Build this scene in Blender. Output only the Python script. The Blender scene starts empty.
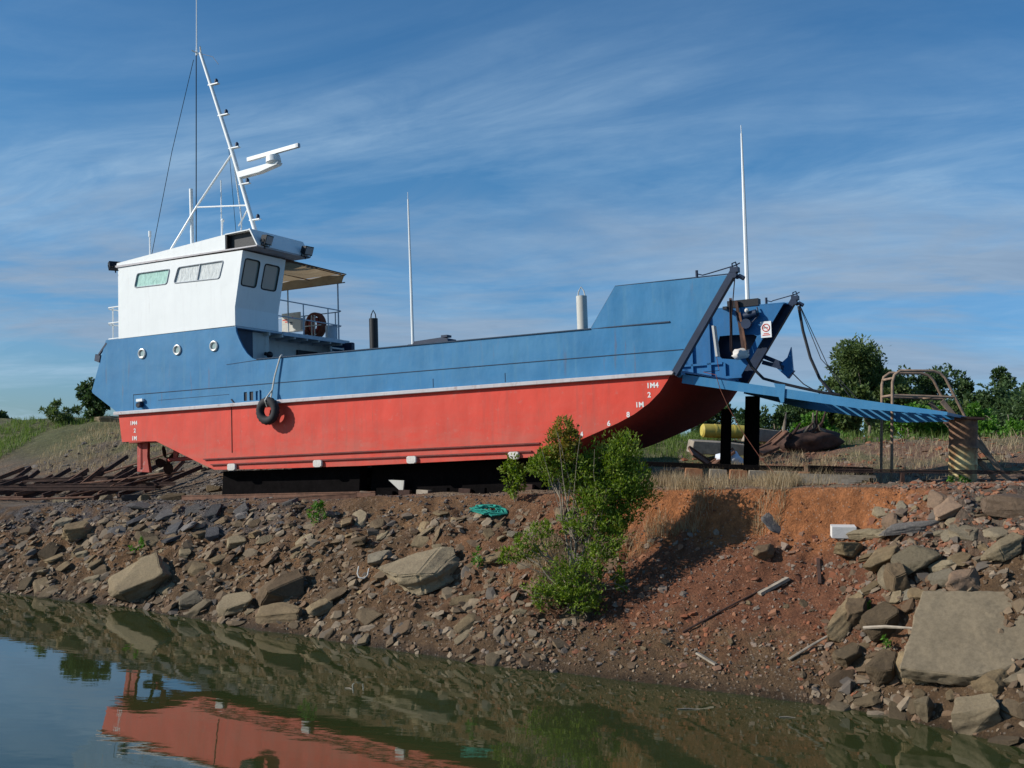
# Landing barge hauled out on a slipway above a muddy creek bank.
import bpy, bmesh, math, random
import numpy as np
from mathutils import Vector, Matrix, noise
from mathutils.geometry import tessellate_polygon
PI = math.pi
random.seed(11)
SC = bpy.context.scene
COL = SC.collection
SUNA, SUNE = 80, 26
SKYTINT, SKYTINT_LOW, EXPO = (0.52, 0.98, 1.26), (0.56, 0.86, 1.28), 0.06
CLOUD, CLOUD2, VEIL = (2.65, 3.8, 5.4), (3.7, 5.0, 6.7), (4.9, 6.9, 8.9)
CLOC, VLOC = (3.6, 9.2, 0), (6.3, 3.7, 0)
# ---------------------------------------------------------------- terrain
YAW, BPITCH, HEEL = 0.4916, 0.0656, 0.0203
OX, OY, OZ = -10.4774, 30.601, 4.1646
CY, SY = math.cos(YAW), math.sin(YAW)
BEAM, LEN = 4.79, 15.656

def to_st(X, Y):
    dx, dy = X-OX, Y-OY
    return dx*CY-dy*SY, -(dx*SY+dy*CY)
def from_st(s, t):
    return OX+s*CY-t*SY, OY-s*SY-t*CY
def lerp_table(tab, v):
    if v <= tab[0][0]: return tab[0][1]
    for (a, p), (b, q) in zip(tab, tab[1:]):
        if v <= b:
            k = (v-a)/(b-a)
            return p+(q-p)*k
    return tab[-1][1]
def sm(a, b, v):
    k = min(1, max(0, (v-a)/(b-a)))
    return k*k*(3-2*k)
T_TOP = [(-8, 1.8), (-2, 1.8), (2, 1.5), (5, 1.55), (8, 1.25), (11, 1.15), (13, 1.3), (15, 1.5), (17, 1.55), (20, 1.5), (22, 1.5), (25, 1.6), (34, 2.5)]
T_SH = [(-30, 5.5), (-6, 4.9), (1.45, 4.44), (5.3, 4.36), (8.5, 4.75), (12.55, 5.14), (14.8, 5.33), (16.3, 5.1), (18, 5.07), (19.8, 4.99), (20.9, 5.2), (21.9, 5.6), (22.5, 6.0), (24, 6.5), (34, 8)]
def ground_z(s):
    return lerp_table([(-40, 1.60), (-4, 1.60), (3.2, 2.04), (16, 2.93), (22, 3.26), (26, 3.4), (60, 3.6)], s)
def fn(x, y, z, o):
    return noise.fractal(Vector((x, y, z)), 1.0, 2.0, o)
def height(X, Y):
    s, t = to_st(X, Y)
    g = ground_z(s)
    tt = lerp_table(T_TOP, s)+0.18*noise.noise(Vector((s*0.9, 3.1, 0)))+0.07*noise.noise(Vector((s*4.1, 1.1, 0)))
    ts = lerp_table(T_SH, s)+0.10*noise.noise(Vector((s*1.3, 7.7, 0)))
    cut = sm(14.2, 15.4, s)*(1-sm(19.3, 21.0, s))          # the fresh clay cut beside the bush
    if t <= tt:
        z = g-0.05*sm(tt-0.8, tt, t)
        # land behind the slipway climbs to a low ridge
        left = 1-sm(1, 7, s)
        t0 = -1.2*left-5.5*(1-left)
        t1 = -11.5*left-14.0*(1-left)
        k = sm(-t0, -t1, -t)
        top = 4.15+0.25*noise.noise(Vector((s*0.12, t*0.12, 5)))
        z += (top-g)*k
        z += 0.05*fn(X*1.1, Y*1.1, 1.0, 3)+0.22*k*fn(X*0.35, Y*0.35, 4, 3)
        # mound of spoil on the right, behind the drum
        z += 0.30*math.exp(-((X-13.8)/2.4)**2-((Y-32)/3.0)**2)-0.12*math.exp(-((X-10.4)/1.8)**2-((Y-32)/3.0)**2)
    else:
        u = (t-tt)/(ts-tt)
        zt = g-0.05
        if u <= 1:
            lin = zt*(1-u)
            conv = zt*(1-u**1.35)
            a = lin*0.75+conv*0.25
            # cut: steep little cliff, then a long even slope
            d = t-tt
            cl = zt-0.62*sm(0, 0.24, d)
            c = cl-(zt-0.62)*max(0.0, (d-0.15)/(ts-tt-0.15))**0.92*sm(0, 0.3, d)
            z = a*(1-cut)+max(0, c)*cut
        else:
            z = -0.42*(t-ts)
        bank = sm(0, 0.12, u)
        amp = 1-0.55*cut
        edge = 1-0.65*sm(0.75, 1.0, u)
        z += bank*edge*amp*(0.16*fn(X*0.9, Y*0.9, 2, 4)+0.12*fn(X*3.2, Y*3.2, z*2, 3))
        z += bank*0.026*fn(X*8, Y*8, z*7, 2)*edge
        # gullies in the clay face
        z += cut*0.11*noise.noise(Vector((s*4.5, 0.5*t, 1)))*(1-sm(0.1, 0.5, u))*bank
        z = max(z, -2.2)
    return z
# ---------------------------------------------------------------- object helpers
def link(o, parent=None):
    COL.objects.link(o)
    if parent is not None:
        o.parent = parent
    return o
def tag(o, label=None, cat=None, group=None, kind=None):
    if label: o['label'] = label
    if cat: o['category'] = cat
    if group: o['group'] = group
    if kind: o['kind'] = kind
    return o
def empty(name, loc=(0, 0, 0), rot=(0, 0, 0), **k):
    o = bpy.data.objects.new(name, None)
    o.location = loc; o.rotation_euler = rot
    link(o)
    return tag(o, **k)
def copy_tree(o, parent=None, **k):
    c = o.copy(); link(c, parent)
    for ch in list(o.children):
        copy_tree(ch, c)
    return tag(c, **k)

class MB:
    """collects simple solids and links them as one mesh object"""
    def __init__(s): s.v = []; s.f = []; s.m = []; s.sm = []
    def add(s, vs, fs, mi=0, smooth=False):
        n = len(s.v); s.v += [tuple(v) for v in vs]
        for f in fs:
            s.f.append([n+i for i in f]); s.m.append(mi); s.sm.append(smooth)
        return s
    def box(s, c, d, rot=None, mi=0):
        R = rot if rot is not None else Matrix.Identity(3)
        vs = [Vector(c)+R@Vector((x*d[0]/2, y*d[1]/2, z*d[2]/2)) for x in (-1, 1) for y in (-1, 1) for z in (-1, 1)]
        return s.add(vs, [(0, 1, 3, 2), (4, 6, 7, 5), (0, 4, 5, 1), (2, 3, 7, 6), (0, 2, 6, 4), (1, 5, 7, 3)], mi)
    def bar(s, a, b, w, h, mi=0, up=(0, 0, 1)):
        a, b = Vector(a), Vector(b); d = b-a; L = d.length; d.normalize()
        u = Vector(up)
        if abs(d.dot(u)) > 0.98: u = Vector((0, 1, 0))
        y = u.cross(d).normalized(); z = d.cross(y)
        R = Matrix((d, y, z)).transposed()
        return s.box((a+b)/2, (L, w, h), R, mi)
    def tube(s, pts, r, n=8, mi=0, cap=True, closed=False):
        P = [Vector(p) for p in pts]; k = len(P); R = r if isinstance(r, (list, tuple)) else [r]*k
        vs = []; fs = []; prev = None
        for i, p in enumerate(P):
            if closed: d = P[(i+1) % k]-P[i-1]
            else: d = P[min(i+1, k-1)]-P[max(i-1, 0)]
            d.normalize()
            if prev is None:
                u = Vector((0, 0, 1)) if abs(d.z) < 0.9 else Vector((1, 0, 0))
                x = u.cross(d).normalized()
            else:
                x = (prev-d*prev.dot(d)).normalized()
            prev = x; y = d.cross(x)
            for j in range(n):
                a = 2*PI*j/n
                vs.append(p+(x*math.cos(a)+y*math.sin(a))*R[i])
        for i in range(k if closed else k-1):
            for j in range(n):
                a, b = i*n+j, i*n+(j+1) % n
                c, d = ((i+1) % k)*n+(j+1) % n, ((i+1) % k)*n+j
                fs.append((a, b, c, d))
        s.add(vs, fs, mi, True)
        if cap and not closed:
            s.add(vs[:n], [tuple(range(n-1, -1, -1))], mi); s.add(vs[-n:], [tuple(range(n))], mi)
        return s
    def prism(s, poly, y0, y1, mi=0, holes=(), axis='y'):
        """polygon in x,z (axis y) extruded from y0 to y1"""
        loops = [list(poly)]+[list(h) for h in holes]
        flat = [p for l in loops for p in l]
        def P(p, w):
            if axis == 'y': return (p[0], w, p[1])
            if axis == 'x': return (w, p[0], p[1])
            return (p[0], p[1], w)
        vs = [P(p, y0) for p in flat]+[P(p, y1) for p in flat]
        n = len(flat); fs = []
        tri = tessellate_polygon([[Vector((p[0], p[1], 0)) for p in l] for l in loops])
        for t in tri:
            fs.append(tuple(t)); fs.append(tuple(n+i for i in reversed(t)))
        st = 0
        for l in loops:
            m = len(l)
            for i in range(m):
                a, b = st+i, st+(i+1) % m
                fs.append((a, b, n+b, n+a))
            st += m
        return s.add(vs, fs, mi)
    def sphere(s, c, r, nu=12, nv=8, mi=0, sq=(1, 1, 1)):
        vs = []; fs = []
        for i in range(nv+1):
            th = PI*i/nv
            for j in range(nu):
                ph = 2*PI*j/nu
                vs.append((c[0]+r*sq[0]*math.sin(th)*math.cos(ph), c[1]+r*sq[1]*math.sin(th)*math.sin(ph), c[2]+r*sq[2]*math.cos(th)))
        for i in range(nv):
            for j in range(nu):
                a, b = i*nu+j, i*nu+(j+1) % nu
                fs.append((a, a+nu, b+nu, b))
        return s.add(vs, fs, mi, True)
    def build(s, name, mats, parent=None, label=None, bevel=0, subs=None):
        me = bpy.data.meshes.new(name)
        me.from_pydata(s.v, [], s.f)
        if not isinstance(mats, (list, tuple)): mats = [mats]
        for m in mats: me.materials.append(m)
        me.polygons.foreach_set('material_index', s.m)
        me.polygons.foreach_set('use_smooth', s.sm)
        bm = bmesh.new(); bm.from_mesh(me)
        bmesh.ops.remove_doubles(bm, verts=bm.verts, dist=1e-5)
        bmesh.ops.recalc_face_normals(bm, faces=bm.faces)
        bm.to_mesh(me); bm.free()
        try: me.set_sharp_from_angle(angle=math.radians(40))
        except Exception: pass
        o = bpy.data.objects.new(name, me)
        link(o, parent)
        if bevel:
            b = o.modifiers.new('bevel', 'BEVEL'); b.width = bevel; b.segments = 2; b.limit_method = 'ANGLE'
        if label: o['label'] = label
        return o

def text_mesh(name, s, size, mat, parent, M, extrude=0.0015):
    c = bpy.data.curves.new(name, 'FONT'); c.body = s; c.size = size; c.extrude = extrude; c.align_x = 'CENTER'
    c.offset = 0.004
    t = bpy.data.objects.new(name, c)
    me = bpy.data.meshes.new_from_object(t)
    bpy.data.objects.remove(t)
    me.materials.append(mat)
    o = bpy.data.objects.new(name, me); link(o, parent); o.matrix_local = M
    return o

# ---------------------------------------------------------------- materials
def nodes(name):
    m = bpy.data.materials.new(name); m.use_nodes = True
    nt = m.node_tree; b = nt.nodes['Principled BSDF']
    return m, nt, b
def N(nt, t, **k):
    n = nt.nodes.new(t)
    for a, v in k.items():
        if a in n.inputs: n.inputs[a].default_value = v
        else: setattr(n, a, v)
    return n
def rgb(c): return (c[0], c[1], c[2], 1)
def mixc(nt, fac, a, b, mode='MIX'):
    n = nt.nodes.new('ShaderNodeMix'); n.data_type = 'RGBA'; n.blend_type = mode
    for sock, v in ((n.inputs[0], fac), (n.inputs[6], a), (n.inputs[7], b)):
        if hasattr(v, 'is_output') or hasattr(v, 'links'): nt.links.new(v, sock)
        elif isinstance(v, (int, float)): sock.default_value = v
        else: sock.default_value = rgb(v)
    return n.outputs[2]
def noise_f(nt, vec, scale, detail=5, rough=0.6, lo=0.35, hi=0.65, stretch=None, dist=0.0):
    if stretch is not None:
        mp = N(nt, 'ShaderNodeMapping'); mp.inputs['Scale'].default_value = stretch
        nt.links.new(vec, mp.inputs['Vector']); vec = mp.outputs[0]
    n = N(nt, 'ShaderNodeTexNoise', Scale=scale, Detail=detail, Roughness=rough, Distortion=dist)
    nt.links.new(vec, n.inputs['Vector'])
    r = N(nt, 'ShaderNodeMapRange'); r.inputs['From Min'].default_value = lo; r.inputs['From Max'].default_value = hi
    nt.links.new(n.outputs['Fac'], r.inputs['Value'])
    return r.outputs['Result']
def bump(nt, b, h, strength=0.3, dist=0.02):
    n = N(nt, 'ShaderNodeBump', Strength=strength, Distance=dist)
    nt.links.new(h, n.inputs['Height']); nt.links.new(n.outputs[0], b.inputs['Normal'])
    return n
def math_n(nt, op, a, b):
    n = nt.nodes.new('ShaderNodeMath'); n.operation = op
    for sock, v in ((n.inputs[0], a), (n.inputs[1], b)):
        if isinstance(v, (int, float)): sock.default_value = v
        else: nt.links.new(v, sock)
    return n.outputs[0]
def paint(name, col, wear=None, wamt=0.5, streak=None, samt=0.4, rough=0.5, var=0.12, spec=0.4, scale=1.0, dents=0.15, band=None, fade=None, rust=0.0, frames=0.0):
    """weathered paint: worn blotches, run-down streaks, small value changes, slightly buckled plate"""
    m, nt, b = nodes(name)
    tc = N(nt, 'ShaderNodeTexCoord'); v = tc.outputs['Object']
    f1 = noise_f(nt, v, 1.3*scale, 6, 0.6, 0.3, 0.7)
    c = mixc(nt, f1, [x*(1-var) for x in col], [min(1, x*(1+var)) for x in col])
    if fade:                                      # faded, chalky paint in broad patches
        c = mixc(nt, math_n(nt, 'MULTIPLY', noise_f(nt, v, 0.55*scale, 5, 0.65, 0.42, 0.68, (0.5, 1, 1.3)), fade[1]), c, fade[0])
    if streak:
        f = noise_f(nt, v, 2.2*scale, 5, 0.6, 0.52, 0.80, (3.5, 3.5, 0.22))
        c = mixc(nt, math_n(nt, 'MULTIPLY', f, samt), c, streak)
    if wear:
        f = noise_f(nt, v, 5*scale, 8, 0.7, 0.58, 0.70)
        c = mixc(nt, math_n(nt, 'MULTIPLY', f, wamt), c, wear)
    if rust:                                      # thin rust runs below fittings and seams
        f = math_n(nt, 'MULTIPLY', noise_f(nt, v, 1.0, 4, 0.7, 0.60, 0.72, (7.0, 7.0, 0.5)), noise_f(nt, v, 0.9, 4, 0.6, 0.45, 0.62))
        c = mixc(nt, math_n(nt, 'MULTIPLY', f, rust), c, (0.17, 0.075, 0.035))
        f = noise_f(nt, v, 9, 8, 0.8, 0.70, 0.76)
        c = mixc(nt, math_n(nt, 'MULTIPLY', f, rust*1.2), c, (0.11, 0.055, 0.035))
    if band:                                      # weathering tied to height on the plate: (z0, z1, colour, amount)
        sx = N(nt, 'ShaderNodeSeparateXYZ'); nt.links.new(v, sx.inputs[0])
        r = N(nt, 'ShaderNodeMapRange'); r.inputs['From Min'].default_value = band[0]; r.inputs['From Max'].default_value = band[1]
        nt.links.new(sx.outputs['Z'], r.inputs['Value'])
        f = math_n(nt, 'MULTIPLY', r.outputs[0], noise_f(nt, v, 2.5, 7, 0.7, 0.38, 0.62, (0.45, 1, 1.6)))
        c = mixc(nt, math_n(nt, 'MULTIPLY', f, band[3]), c, band[2])
    nt.links.new(c, b.inputs['Base Color'])
    b.inputs['Roughness'].default_value = rough
    b.inputs['Specular IOR Level'].default_value = spec
    n1 = noise_f(nt, v, 1.8*scale, 3, 0.5, 0, 1, (1, 1, 0.6))
    n2 = noise_f(nt, v, 30*scale, 3, 0.5, 0, 1)
    h = math_n(nt, 'ADD', n1, math_n(nt, 'MULTIPLY', n2, 0.04))
    if frames:                                    # plate pulled in over the frames behind it
        wv = N(nt, 'ShaderNodeTexWave', Scale=0.52, Distortion=0.6, Detail=1.0); wv.wave_profile = 'SIN'; nt.links.new(v, wv.inputs['Vector'])
        h = math_n(nt, 'ADD', h, math_n(nt, 'MULTIPLY', wv.outputs['Fac'], frames))
    bump(nt, b, h, dents, 0.08)
    return m
def plain(name, col, rough=0.6, var=0.15, scale=8, metal=0.0, bs=0.2, bd=0.01, spec=0.4, rand=False):
    m, nt, b = nodes(name)
    tc = N(nt, 'ShaderNodeTexCoord'); v = tc.outputs['Object']
    f = noise_f(nt, v, scale, 6, 0.65, 0.3, 0.7)
    c = mixc(nt, f, [x*(1-var) for x in col], [min(1, x*(1+var)) for x in col])
    if rand:
        oi = N(nt, 'ShaderNodeObjectInfo')
        hs = N(nt, 'ShaderNodeHueSaturation')
        r = N(nt, 'ShaderNodeMapRange'); r.inputs['To Min'].default_value = 1-rand; r.inputs['To Max'].default_value = 1+rand
        nt.links.new(oi.outputs['Random'], r.inputs['Value']); nt.links.new(r.outputs[0], hs.inputs['Value'])
        nt.links.new(c, hs.inputs['Color']); c = hs.outputs[0]
    nt.links.new(c, b.inputs['Base Color'])
    b.inputs['Roughness'].default_value = rough; b.inputs['Metallic'].default_value = metal
    b.inputs['Specular IOR Level'].default_value = spec
    bump(nt, b, noise_f(nt, v, scale*3, 6, 0.7, 0, 1), bs, bd)
    return m
def rocky(name, cols, scale=3.0, rand=0.35, rough=0.9, hue_spread=True, bs=0.8):
    """stone: three earth tones mixed by noise, each rock a little different"""
    m, nt, b = nodes(name)
    tc = N(nt, 'ShaderNodeTexCoord'); oi = N(nt, 'ShaderNodeObjectInfo')
    geo = N(nt, 'ShaderNodeNewGeometry')
    v = geo.outputs['Position']
    f1 = noise_f(nt, v, scale*0.9, 8, 0.7, 0.35, 0.65, None, 0.3)
    f2 = noise_f(nt, v, scale*8, 9, 0.8, 0.42, 0.62)
    c = mixc(nt, f1, cols[0], cols[1])
    if hue_spread:
        rr = N(nt, 'ShaderNodeMapRange'); rr.inputs['From Min'].default_value = 0.35; rr.inputs['From Max'].default_value = 0.9
        nt.links.new(oi.outputs['Random'], rr.inputs['Value'])
        c = mixc(nt, rr.outputs[0], c, cols[2])
    c = mixc(nt, math_n(nt, 'MULTIPLY', f2, 0.45), c, [x*0.5 for x in cols[1]])
    # dried mud lying on the lower stones near the tide line
    sx = N(nt, 'ShaderNodeSeparateXYZ'); nt.links.new(v, sx.inputs[0])
    r = N(nt, 'ShaderNodeMapRange'); r.inputs['From Min'].default_value = 0.75; r.inputs['From Max'].default_value = 0.05
    nt.links.new(sx.outputs['Z'], r.inputs['Value'])
    c = mixc(nt, math_n(nt, 'MULTIPLY', r.outputs[0], 0.55), c, (0.085, 0.062, 0.040))
    hs = N(nt, 'ShaderNodeHueSaturation')
    r2 = N(nt, 'ShaderNodeMapRange'); r2.inputs['To Min'].default_value = 1-rand; r2.inputs['To Max'].default_value = 1+rand
    ml = math_n(nt, 'FRACT', math_n(nt, 'MULTIPLY', oi.outputs['Random'], 7.31), 0)
    nt.links.new(ml, r2.inputs['Value']); nt.links.new(r2.outputs[0], hs.inputs['Value'])
    nt.links.new(c, hs.inputs['Color'])
    nt.links.new(hs.outputs[0], b.inputs['Base Color'])
    b.inputs['Roughness'].default_value = rough; b.inputs['Specular IOR Level'].default_value = 0.2
    h = math_n(nt, 'ADD', noise_f(nt, v, scale*7, 10, 0.8, 0, 1), math_n(nt, 'MULTIPLY', f1, 0.3))
    bump(nt, b, h, bs, 0.03)
    return m
def leafy(name, cols, trans=0.35, rough=0.5):
    m, nt, b = nodes(name)
    geo = N(nt, 'ShaderNodeNewGeometry')
    cr = N(nt, 'ShaderNodeValToRGB')
    el = cr.color_ramp.elements
    el[0].color = rgb(cols[0]); el[1].color = rgb(cols[-1])
    for i, c in enumerate(cols[1:-1]):
        e = el.new((i+1)/(len(cols)-1)); e.color = rgb(c)
    nt.links.new(geo.outputs['Random Per Island'], cr.inputs[0])
    nt.links.new(cr.outputs[0], b.inputs['Base Color'])
    b.inputs['Roughness'].default_value = rough; b.inputs['Specular IOR Level'].default_value = 0.25
    tr = N(nt, 'ShaderNodeBsdfTranslucent'); 
    hs = N(nt, 'ShaderNodeHueSaturation', Value=1.3, Saturation=1.1)
    nt.links.new(cr.outputs[0], hs.inputs['Color']); nt.links.new(hs.outputs[0], tr.inputs['Color'])
    mx = N(nt, 'ShaderNodeMixShader'); mx.inputs[0].default_value = trans
    nt.links.new(b.outputs[0], mx.inputs[1]); nt.links.new(tr.outputs[0], mx.inputs[2])
    nt.links.new(mx.outputs[0], nt.nodes['Material Output'].inputs['Surface'])
    return m

M = {}
M['blue'] = paint('blue_paint', (0.030, 0.172, 0.345), wear=(0.10, 0.22, 0.30), wamt=0.35, streak=(0.09, 0.235, 0.34), samt=0.5, rough=0.5, spec=0.3, var=0.12, fade=((0.065, 0.225, 0.39), 0.65), dents=0.26, rust=0.6, frames=0.16)
M['blue_in'] = paint('blue_paint_inside', (0.012, 0.125, 0.29), wear=(0.08, 0.10, 0.12), wamt=0.35, streak=(0.05, 0.10, 0.16), samt=0.4, rough=0.5, var=0.15)
M['red'] = paint('red_antifouling', (0.64, 0.045, 0.020), wear=(0.46, 0.19, 0.15), wamt=0.45, streak=(0.36, 0.07, 0.05), samt=0.6, rough=0.6, var=0.10, band=(-0.35, -1.25, (0.44, 0.12, 0.08), 0.6), dents=0.24, fade=((0.62, 0.070, 0.038), 0.5), rust=0.45, frames=0.18)
M['red_underside_shade'] = paint('hull_red_with_underside_shade', (0.26, 0.026, 0.020), wear=(0.20, 0.08, 0.055), wamt=0.5, streak=(0.16, 0.03, 0.02), samt=0.5, rough=0.75)  # darker copy of the hull red, underside shade put into the colour
M['red_old'] = paint('old_red_paint', (0.40, 0.07, 0.05), wear=(0.45, 0.36, 0.32), wamt=0.8, rough=0.7)
M['white'] = paint('white_paint', (0.81, 0.82, 0.79), wear=(0.58, 0.57, 0.54), wamt=0.12, streak=(0.64, 0.63, 0.60), samt=0.3, rough=0.4, var=0.03, dents=0.14, rust=0.32)
M['strake'] = paint('worn_grey_strake_paint', (0.50, 0.47, 0.47), wear=(0.25, 0.12, 0.08), wamt=0.7, streak=(0.35, 0.25, 0.22), samt=0.6, rough=0.55)
M['cream'] = paint('cream_paint', (0.52, 0.51, 0.46), wear=(0.22, 0.16, 0.10), wamt=0.4, streak=(0.30, 0.25, 0.18), samt=0.4, rough=0.6)
M['grey'] = plain('galvanised_grey', (0.42, 0.44, 0.46), 0.45, 0.15)
M['dark'] = plain('black_rubber', (0.022, 0.022, 0.024), 0.75, 0.3, 6)
M['navy'] = plain('dark_navy_paint', (0.012, 0.025, 0.055), 0.5, 0.3, 4)
M['tar'] = plain('tarred_timber', (0.006, 0.005, 0.005), 0.95, 0.4, 5, bs=0.5, bd=0.02, spec=0.05)
M['rust'] = plain('rusty_steel', (0.14, 0.068, 0.040), 0.85, 0.45, 5, bs=0.5)
M['rust_dark'] = plain('dark_rusty_steel', (0.065, 0.034, 0.024), 0.85, 0.45, 5, bs=0.5)
M['rust_pale'] = plain('sun_bleached_rusty_tube', (0.27, 0.185, 0.125), 0.85, 0.4, 5, bs=0.4)
M['wood'] = plain('grey_weathered_timber', (0.30, 0.25, 0.19), 0.85, 0.3, 7, bs=0.4)
M['wood_rust'] = plain('rust_stained_timber', (0.34, 0.15, 0.07), 0.85, 0.4, 5, bs=0.4)
M['blackpaint'] = plain('black_paint', (0.012, 0.012, 0.014), 0.5, 0.2)
M['lens'] = plain('lamp_glass', (0.30, 0.32, 0.33), 0.1, 0.05, 3, spec=0.8)
M['rope'] = plain('white_rope', (0.55, 0.53, 0.47), 0.9, 0.15, 30)
M['anode'] = plain('zinc_anode', (0.62, 0.58, 0.52), 0.8, 0.15, 12)
M['mark'] = plain('white_marking', (0.75, 0.72, 0.68), 0.6, 0.15, 20)
M['seam'] = plain('dark_blue_seam_steel', (0.02, 0.045, 0.08), 0.7, 0.2)  # dark blue steel of gunwales, wing edges and plate seams
M['seam_red'] = plain('chine_steel', (0.16, 0.03, 0.022), 0.7, 0.3)
M['brass'] = plain('porthole_rim_metal', (0.55, 0.55, 0.52), 0.35, 0.1, metal=0.4)
M['inside'] = plain('cabin_interior', (0.02, 0.02, 0.018), 0.9, 0.1)
M['rail'] = plain('pale_blue_grey_rail', (0.40, 0.47, 0.52), 0.5, 0.15)
M['orange_ring'] = plain('faded_red_hose', (0.16, 0.05, 0.028), 0.8, 0.4, 14)
M['green_rope'] = plain('green_rope', (0.03, 0.30, 0.22), 0.9, 0.3, 20)
M['yellow'] = plain('faded_yellow_paint', (0.48, 0.37, 0.07), 0.6, 0.2, 4)
M['tarp'] = plain('white_tarp', (0.62, 0.66, 0.72), 0.6, 0.1, 4)
# curtains behind the side windows, and tinted glass
def curtain(name, col):
    m, nt, b = nodes(name)
    v = N(nt, 'ShaderNodeTexCoord').outputs['Object']
    f = noise_f(nt, v, 9, 4, 0.6, 0.3, 0.7, (1.6, 1, 0.8))
    nt.links.new(mixc(nt, f, [x*0.72 for x in col], col), b.inputs['Base Color'])
    b.inputs['Roughness'].default_value = 0.8
    b.inputs['Coat Weight'].default_value = 1.0; b.inputs['Coat Roughness'].default_value = 0.03
    bump(nt, b, f, 0.5, 0.02)
    b.inputs['Coat Normal'].default_value = (0, 0, 0)
    return m
M['curtain_white'] = curtain('white_curtained_glass', (0.80, 0.82, 0.78))
M['curtain_green'] = curtain('green_curtained_glass', (0.50, 0.78, 0.66))
def glassy(name, col, rough=0.04):
    m, nt, b = nodes(name)
    b.inputs['Base Color'].default_value = rgb(col); b.inputs['Roughness'].default_value = rough
    b.inputs['Specular IOR Level'].default_value = 1.0; b.inputs['Coat Weight'].default_value = 1.0
    b.inputs['Coat Roughness'].default_value = 0.02
    return m
M['glass'] = glassy('window_glass', (0.30, 0.37, 0.34))
def canvas():
    m, nt, b = nodes('tan_canvas')
    v = N(nt, 'ShaderNodeTexCoord').outputs['Object']
    f = noise_f(nt, v, 3, 5, 0.6, 0.3, 0.7, (1, 3, 1))
    c = mixc(nt, f, (0.36, 0.25, 0.14), (0.46, 0.34, 0.20))
    nt.links.new(c, b.inputs['Base Color']); b.inputs['Roughness'].default_value = 0.9
    tr = N(nt, 'ShaderNodeBsdfTranslucent'); nt.links.new(c, tr.inputs['Color'])
    mx = N(nt, 'ShaderNodeMixShader'); mx.inputs[0].default_value = 0.45
    nt.links.new(b.outputs[0], mx.inputs[1]); nt.links.new(tr.outputs[0], mx.inputs[2])
    nt.links.new(mx.outputs[0], nt.nodes['Material Output'].inputs['Surface'])
    return m
M['canvas'] = canvas()
M['rock'] = rocky('brown_stone', [(0.27, 0.195, 0.105), (0.165, 0.115, 0.062), (0.23, 0.185, 0.115)])
M['rock_dark'] = rocky('dark_stone', [(0.17, 0.122, 0.070), (0.11, 0.078, 0.045), (0.165, 0.105, 0.06)])
M['rock_slate'] = rocky('blue_grey_stone', [(0.108, 0.104, 0.102), (0.068, 0.065, 0.066), (0.17, 0.15, 0.13)])
M['concrete'] = rocky('old_concrete', [(0.235, 0.185, 0.118), (0.185, 0.145, 0.092), (0.22, 0.172, 0.11)], 1.6, 0.06, bs=0.35)
M['rock_pink'] = rocky('pinkish_stone', [(0.30, 0.195, 0.12), (0.20, 0.135, 0.09), (0.24, 0.18, 0.13)])
M['rock_pale'] = rocky('pale_stone', [(0.30, 0.235, 0.145), (0.205, 0.16, 0.10), (0.29, 0.25, 0.18)])
M['white_block'] = plain('white_block', (0.62, 0.60, 0.56), 0.85, 0.12)
M['leaf'] = leafy('mangrove_leaf', [(0.07, 0.115, 0.012), (0.12, 0.19, 0.018), (0.17, 0.25, 0.03), (0.29, 0.34, 0.07)], 0.4)
M['leaf_red'] = leafy('reddened_leaf', [(0.12, 0.16, 0.02), (0.26, 0.17, 0.03), (0.16, 0.20, 0.03), (0.30, 0.22, 0.05)], 0.4)
M['leaf_tree'] = leafy('tree_leaf', [(0.06, 0.095, 0.03), (0.095, 0.14, 0.04), (0.14, 0.19, 0.06)], 0.35)
M['leaf_dark'] = leafy('dark_tree_leaf', [(0.035, 0.065, 0.024), (0.055, 0.098, 0.032), (0.085, 0.135, 0.042)], 0.3)
M['leaf_bright'] = leafy('bright_leaf', [(0.06, 0.15, 0.02), (0.10, 0.22, 0.03), (0.13, 0.26, 0.04)], 0.4)
M['grass_green'] = leafy('green_grass', [(0.09, 0.16, 0.03), (0.13, 0.20, 0.04), (0.20, 0.24, 0.07)], 0.4)
M['grass_dry'] = leafy('dry_grass', [(0.33, 0.24, 0.13), (0.42, 0.32, 0.19), (0.50, 0.40, 0.25)], 0.35)
M['bark'] = plain('pale_bark', (0.22, 0.18, 0.13), 0.9, 0.3, 12, bs=0.4)
# ---------------------------------------------------------------- the barge
# its own frame: x towards the bow, y to port (away from the camera), z up, origin on the strake at the starboard quarter
BOATM = Matrix.Translation((OX, OY, OZ))@Matrix.Rotation(-YAW, 4, 'Z')@Matrix.Rotation(-BPITCH, 4, 'Y')@Matrix.Rotation(HEEL, 4, 'X')
def boat_pt(x, y, z): return BOATM@Vector((x, y, z))
barge = empty('landing_barge', label='blue and red landing barge with white wheelhouse and lowered bow ramp, on the slipway', cat='boat')
barge.matrix_world = BOATM
B = BEAM

# --- red hull: straight sided, raked bow plate, cut-up stern, stepped chine
prof = [(0.07, 0), (0.19, -0.73), (1.41, -0.76), (3.11, -1.46), (3.4, -1.56), (5, -1.585), (7.84, -1.60), (12.45, -1.56), (12.87, -1.43), (13.3, -1.30), (13.65, -1.18), (14.01, -1.05), (14.37, -0.92), (14.73, -0.76), (15.07, -0.55), (15.31, -0.34), (15.48, -0.12), (15.56, 0)]
h = MB()
h.prism(prof, 0.0, B)
hull = h.build('hull', [M['red'], M['red_underside_shade']], barge)
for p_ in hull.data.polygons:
    if abs(p_.normal.y) < 0.5 and p_.normal.z < -0.1: p_.material_index = 1  # downward faces get the red with shade painted in
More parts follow.
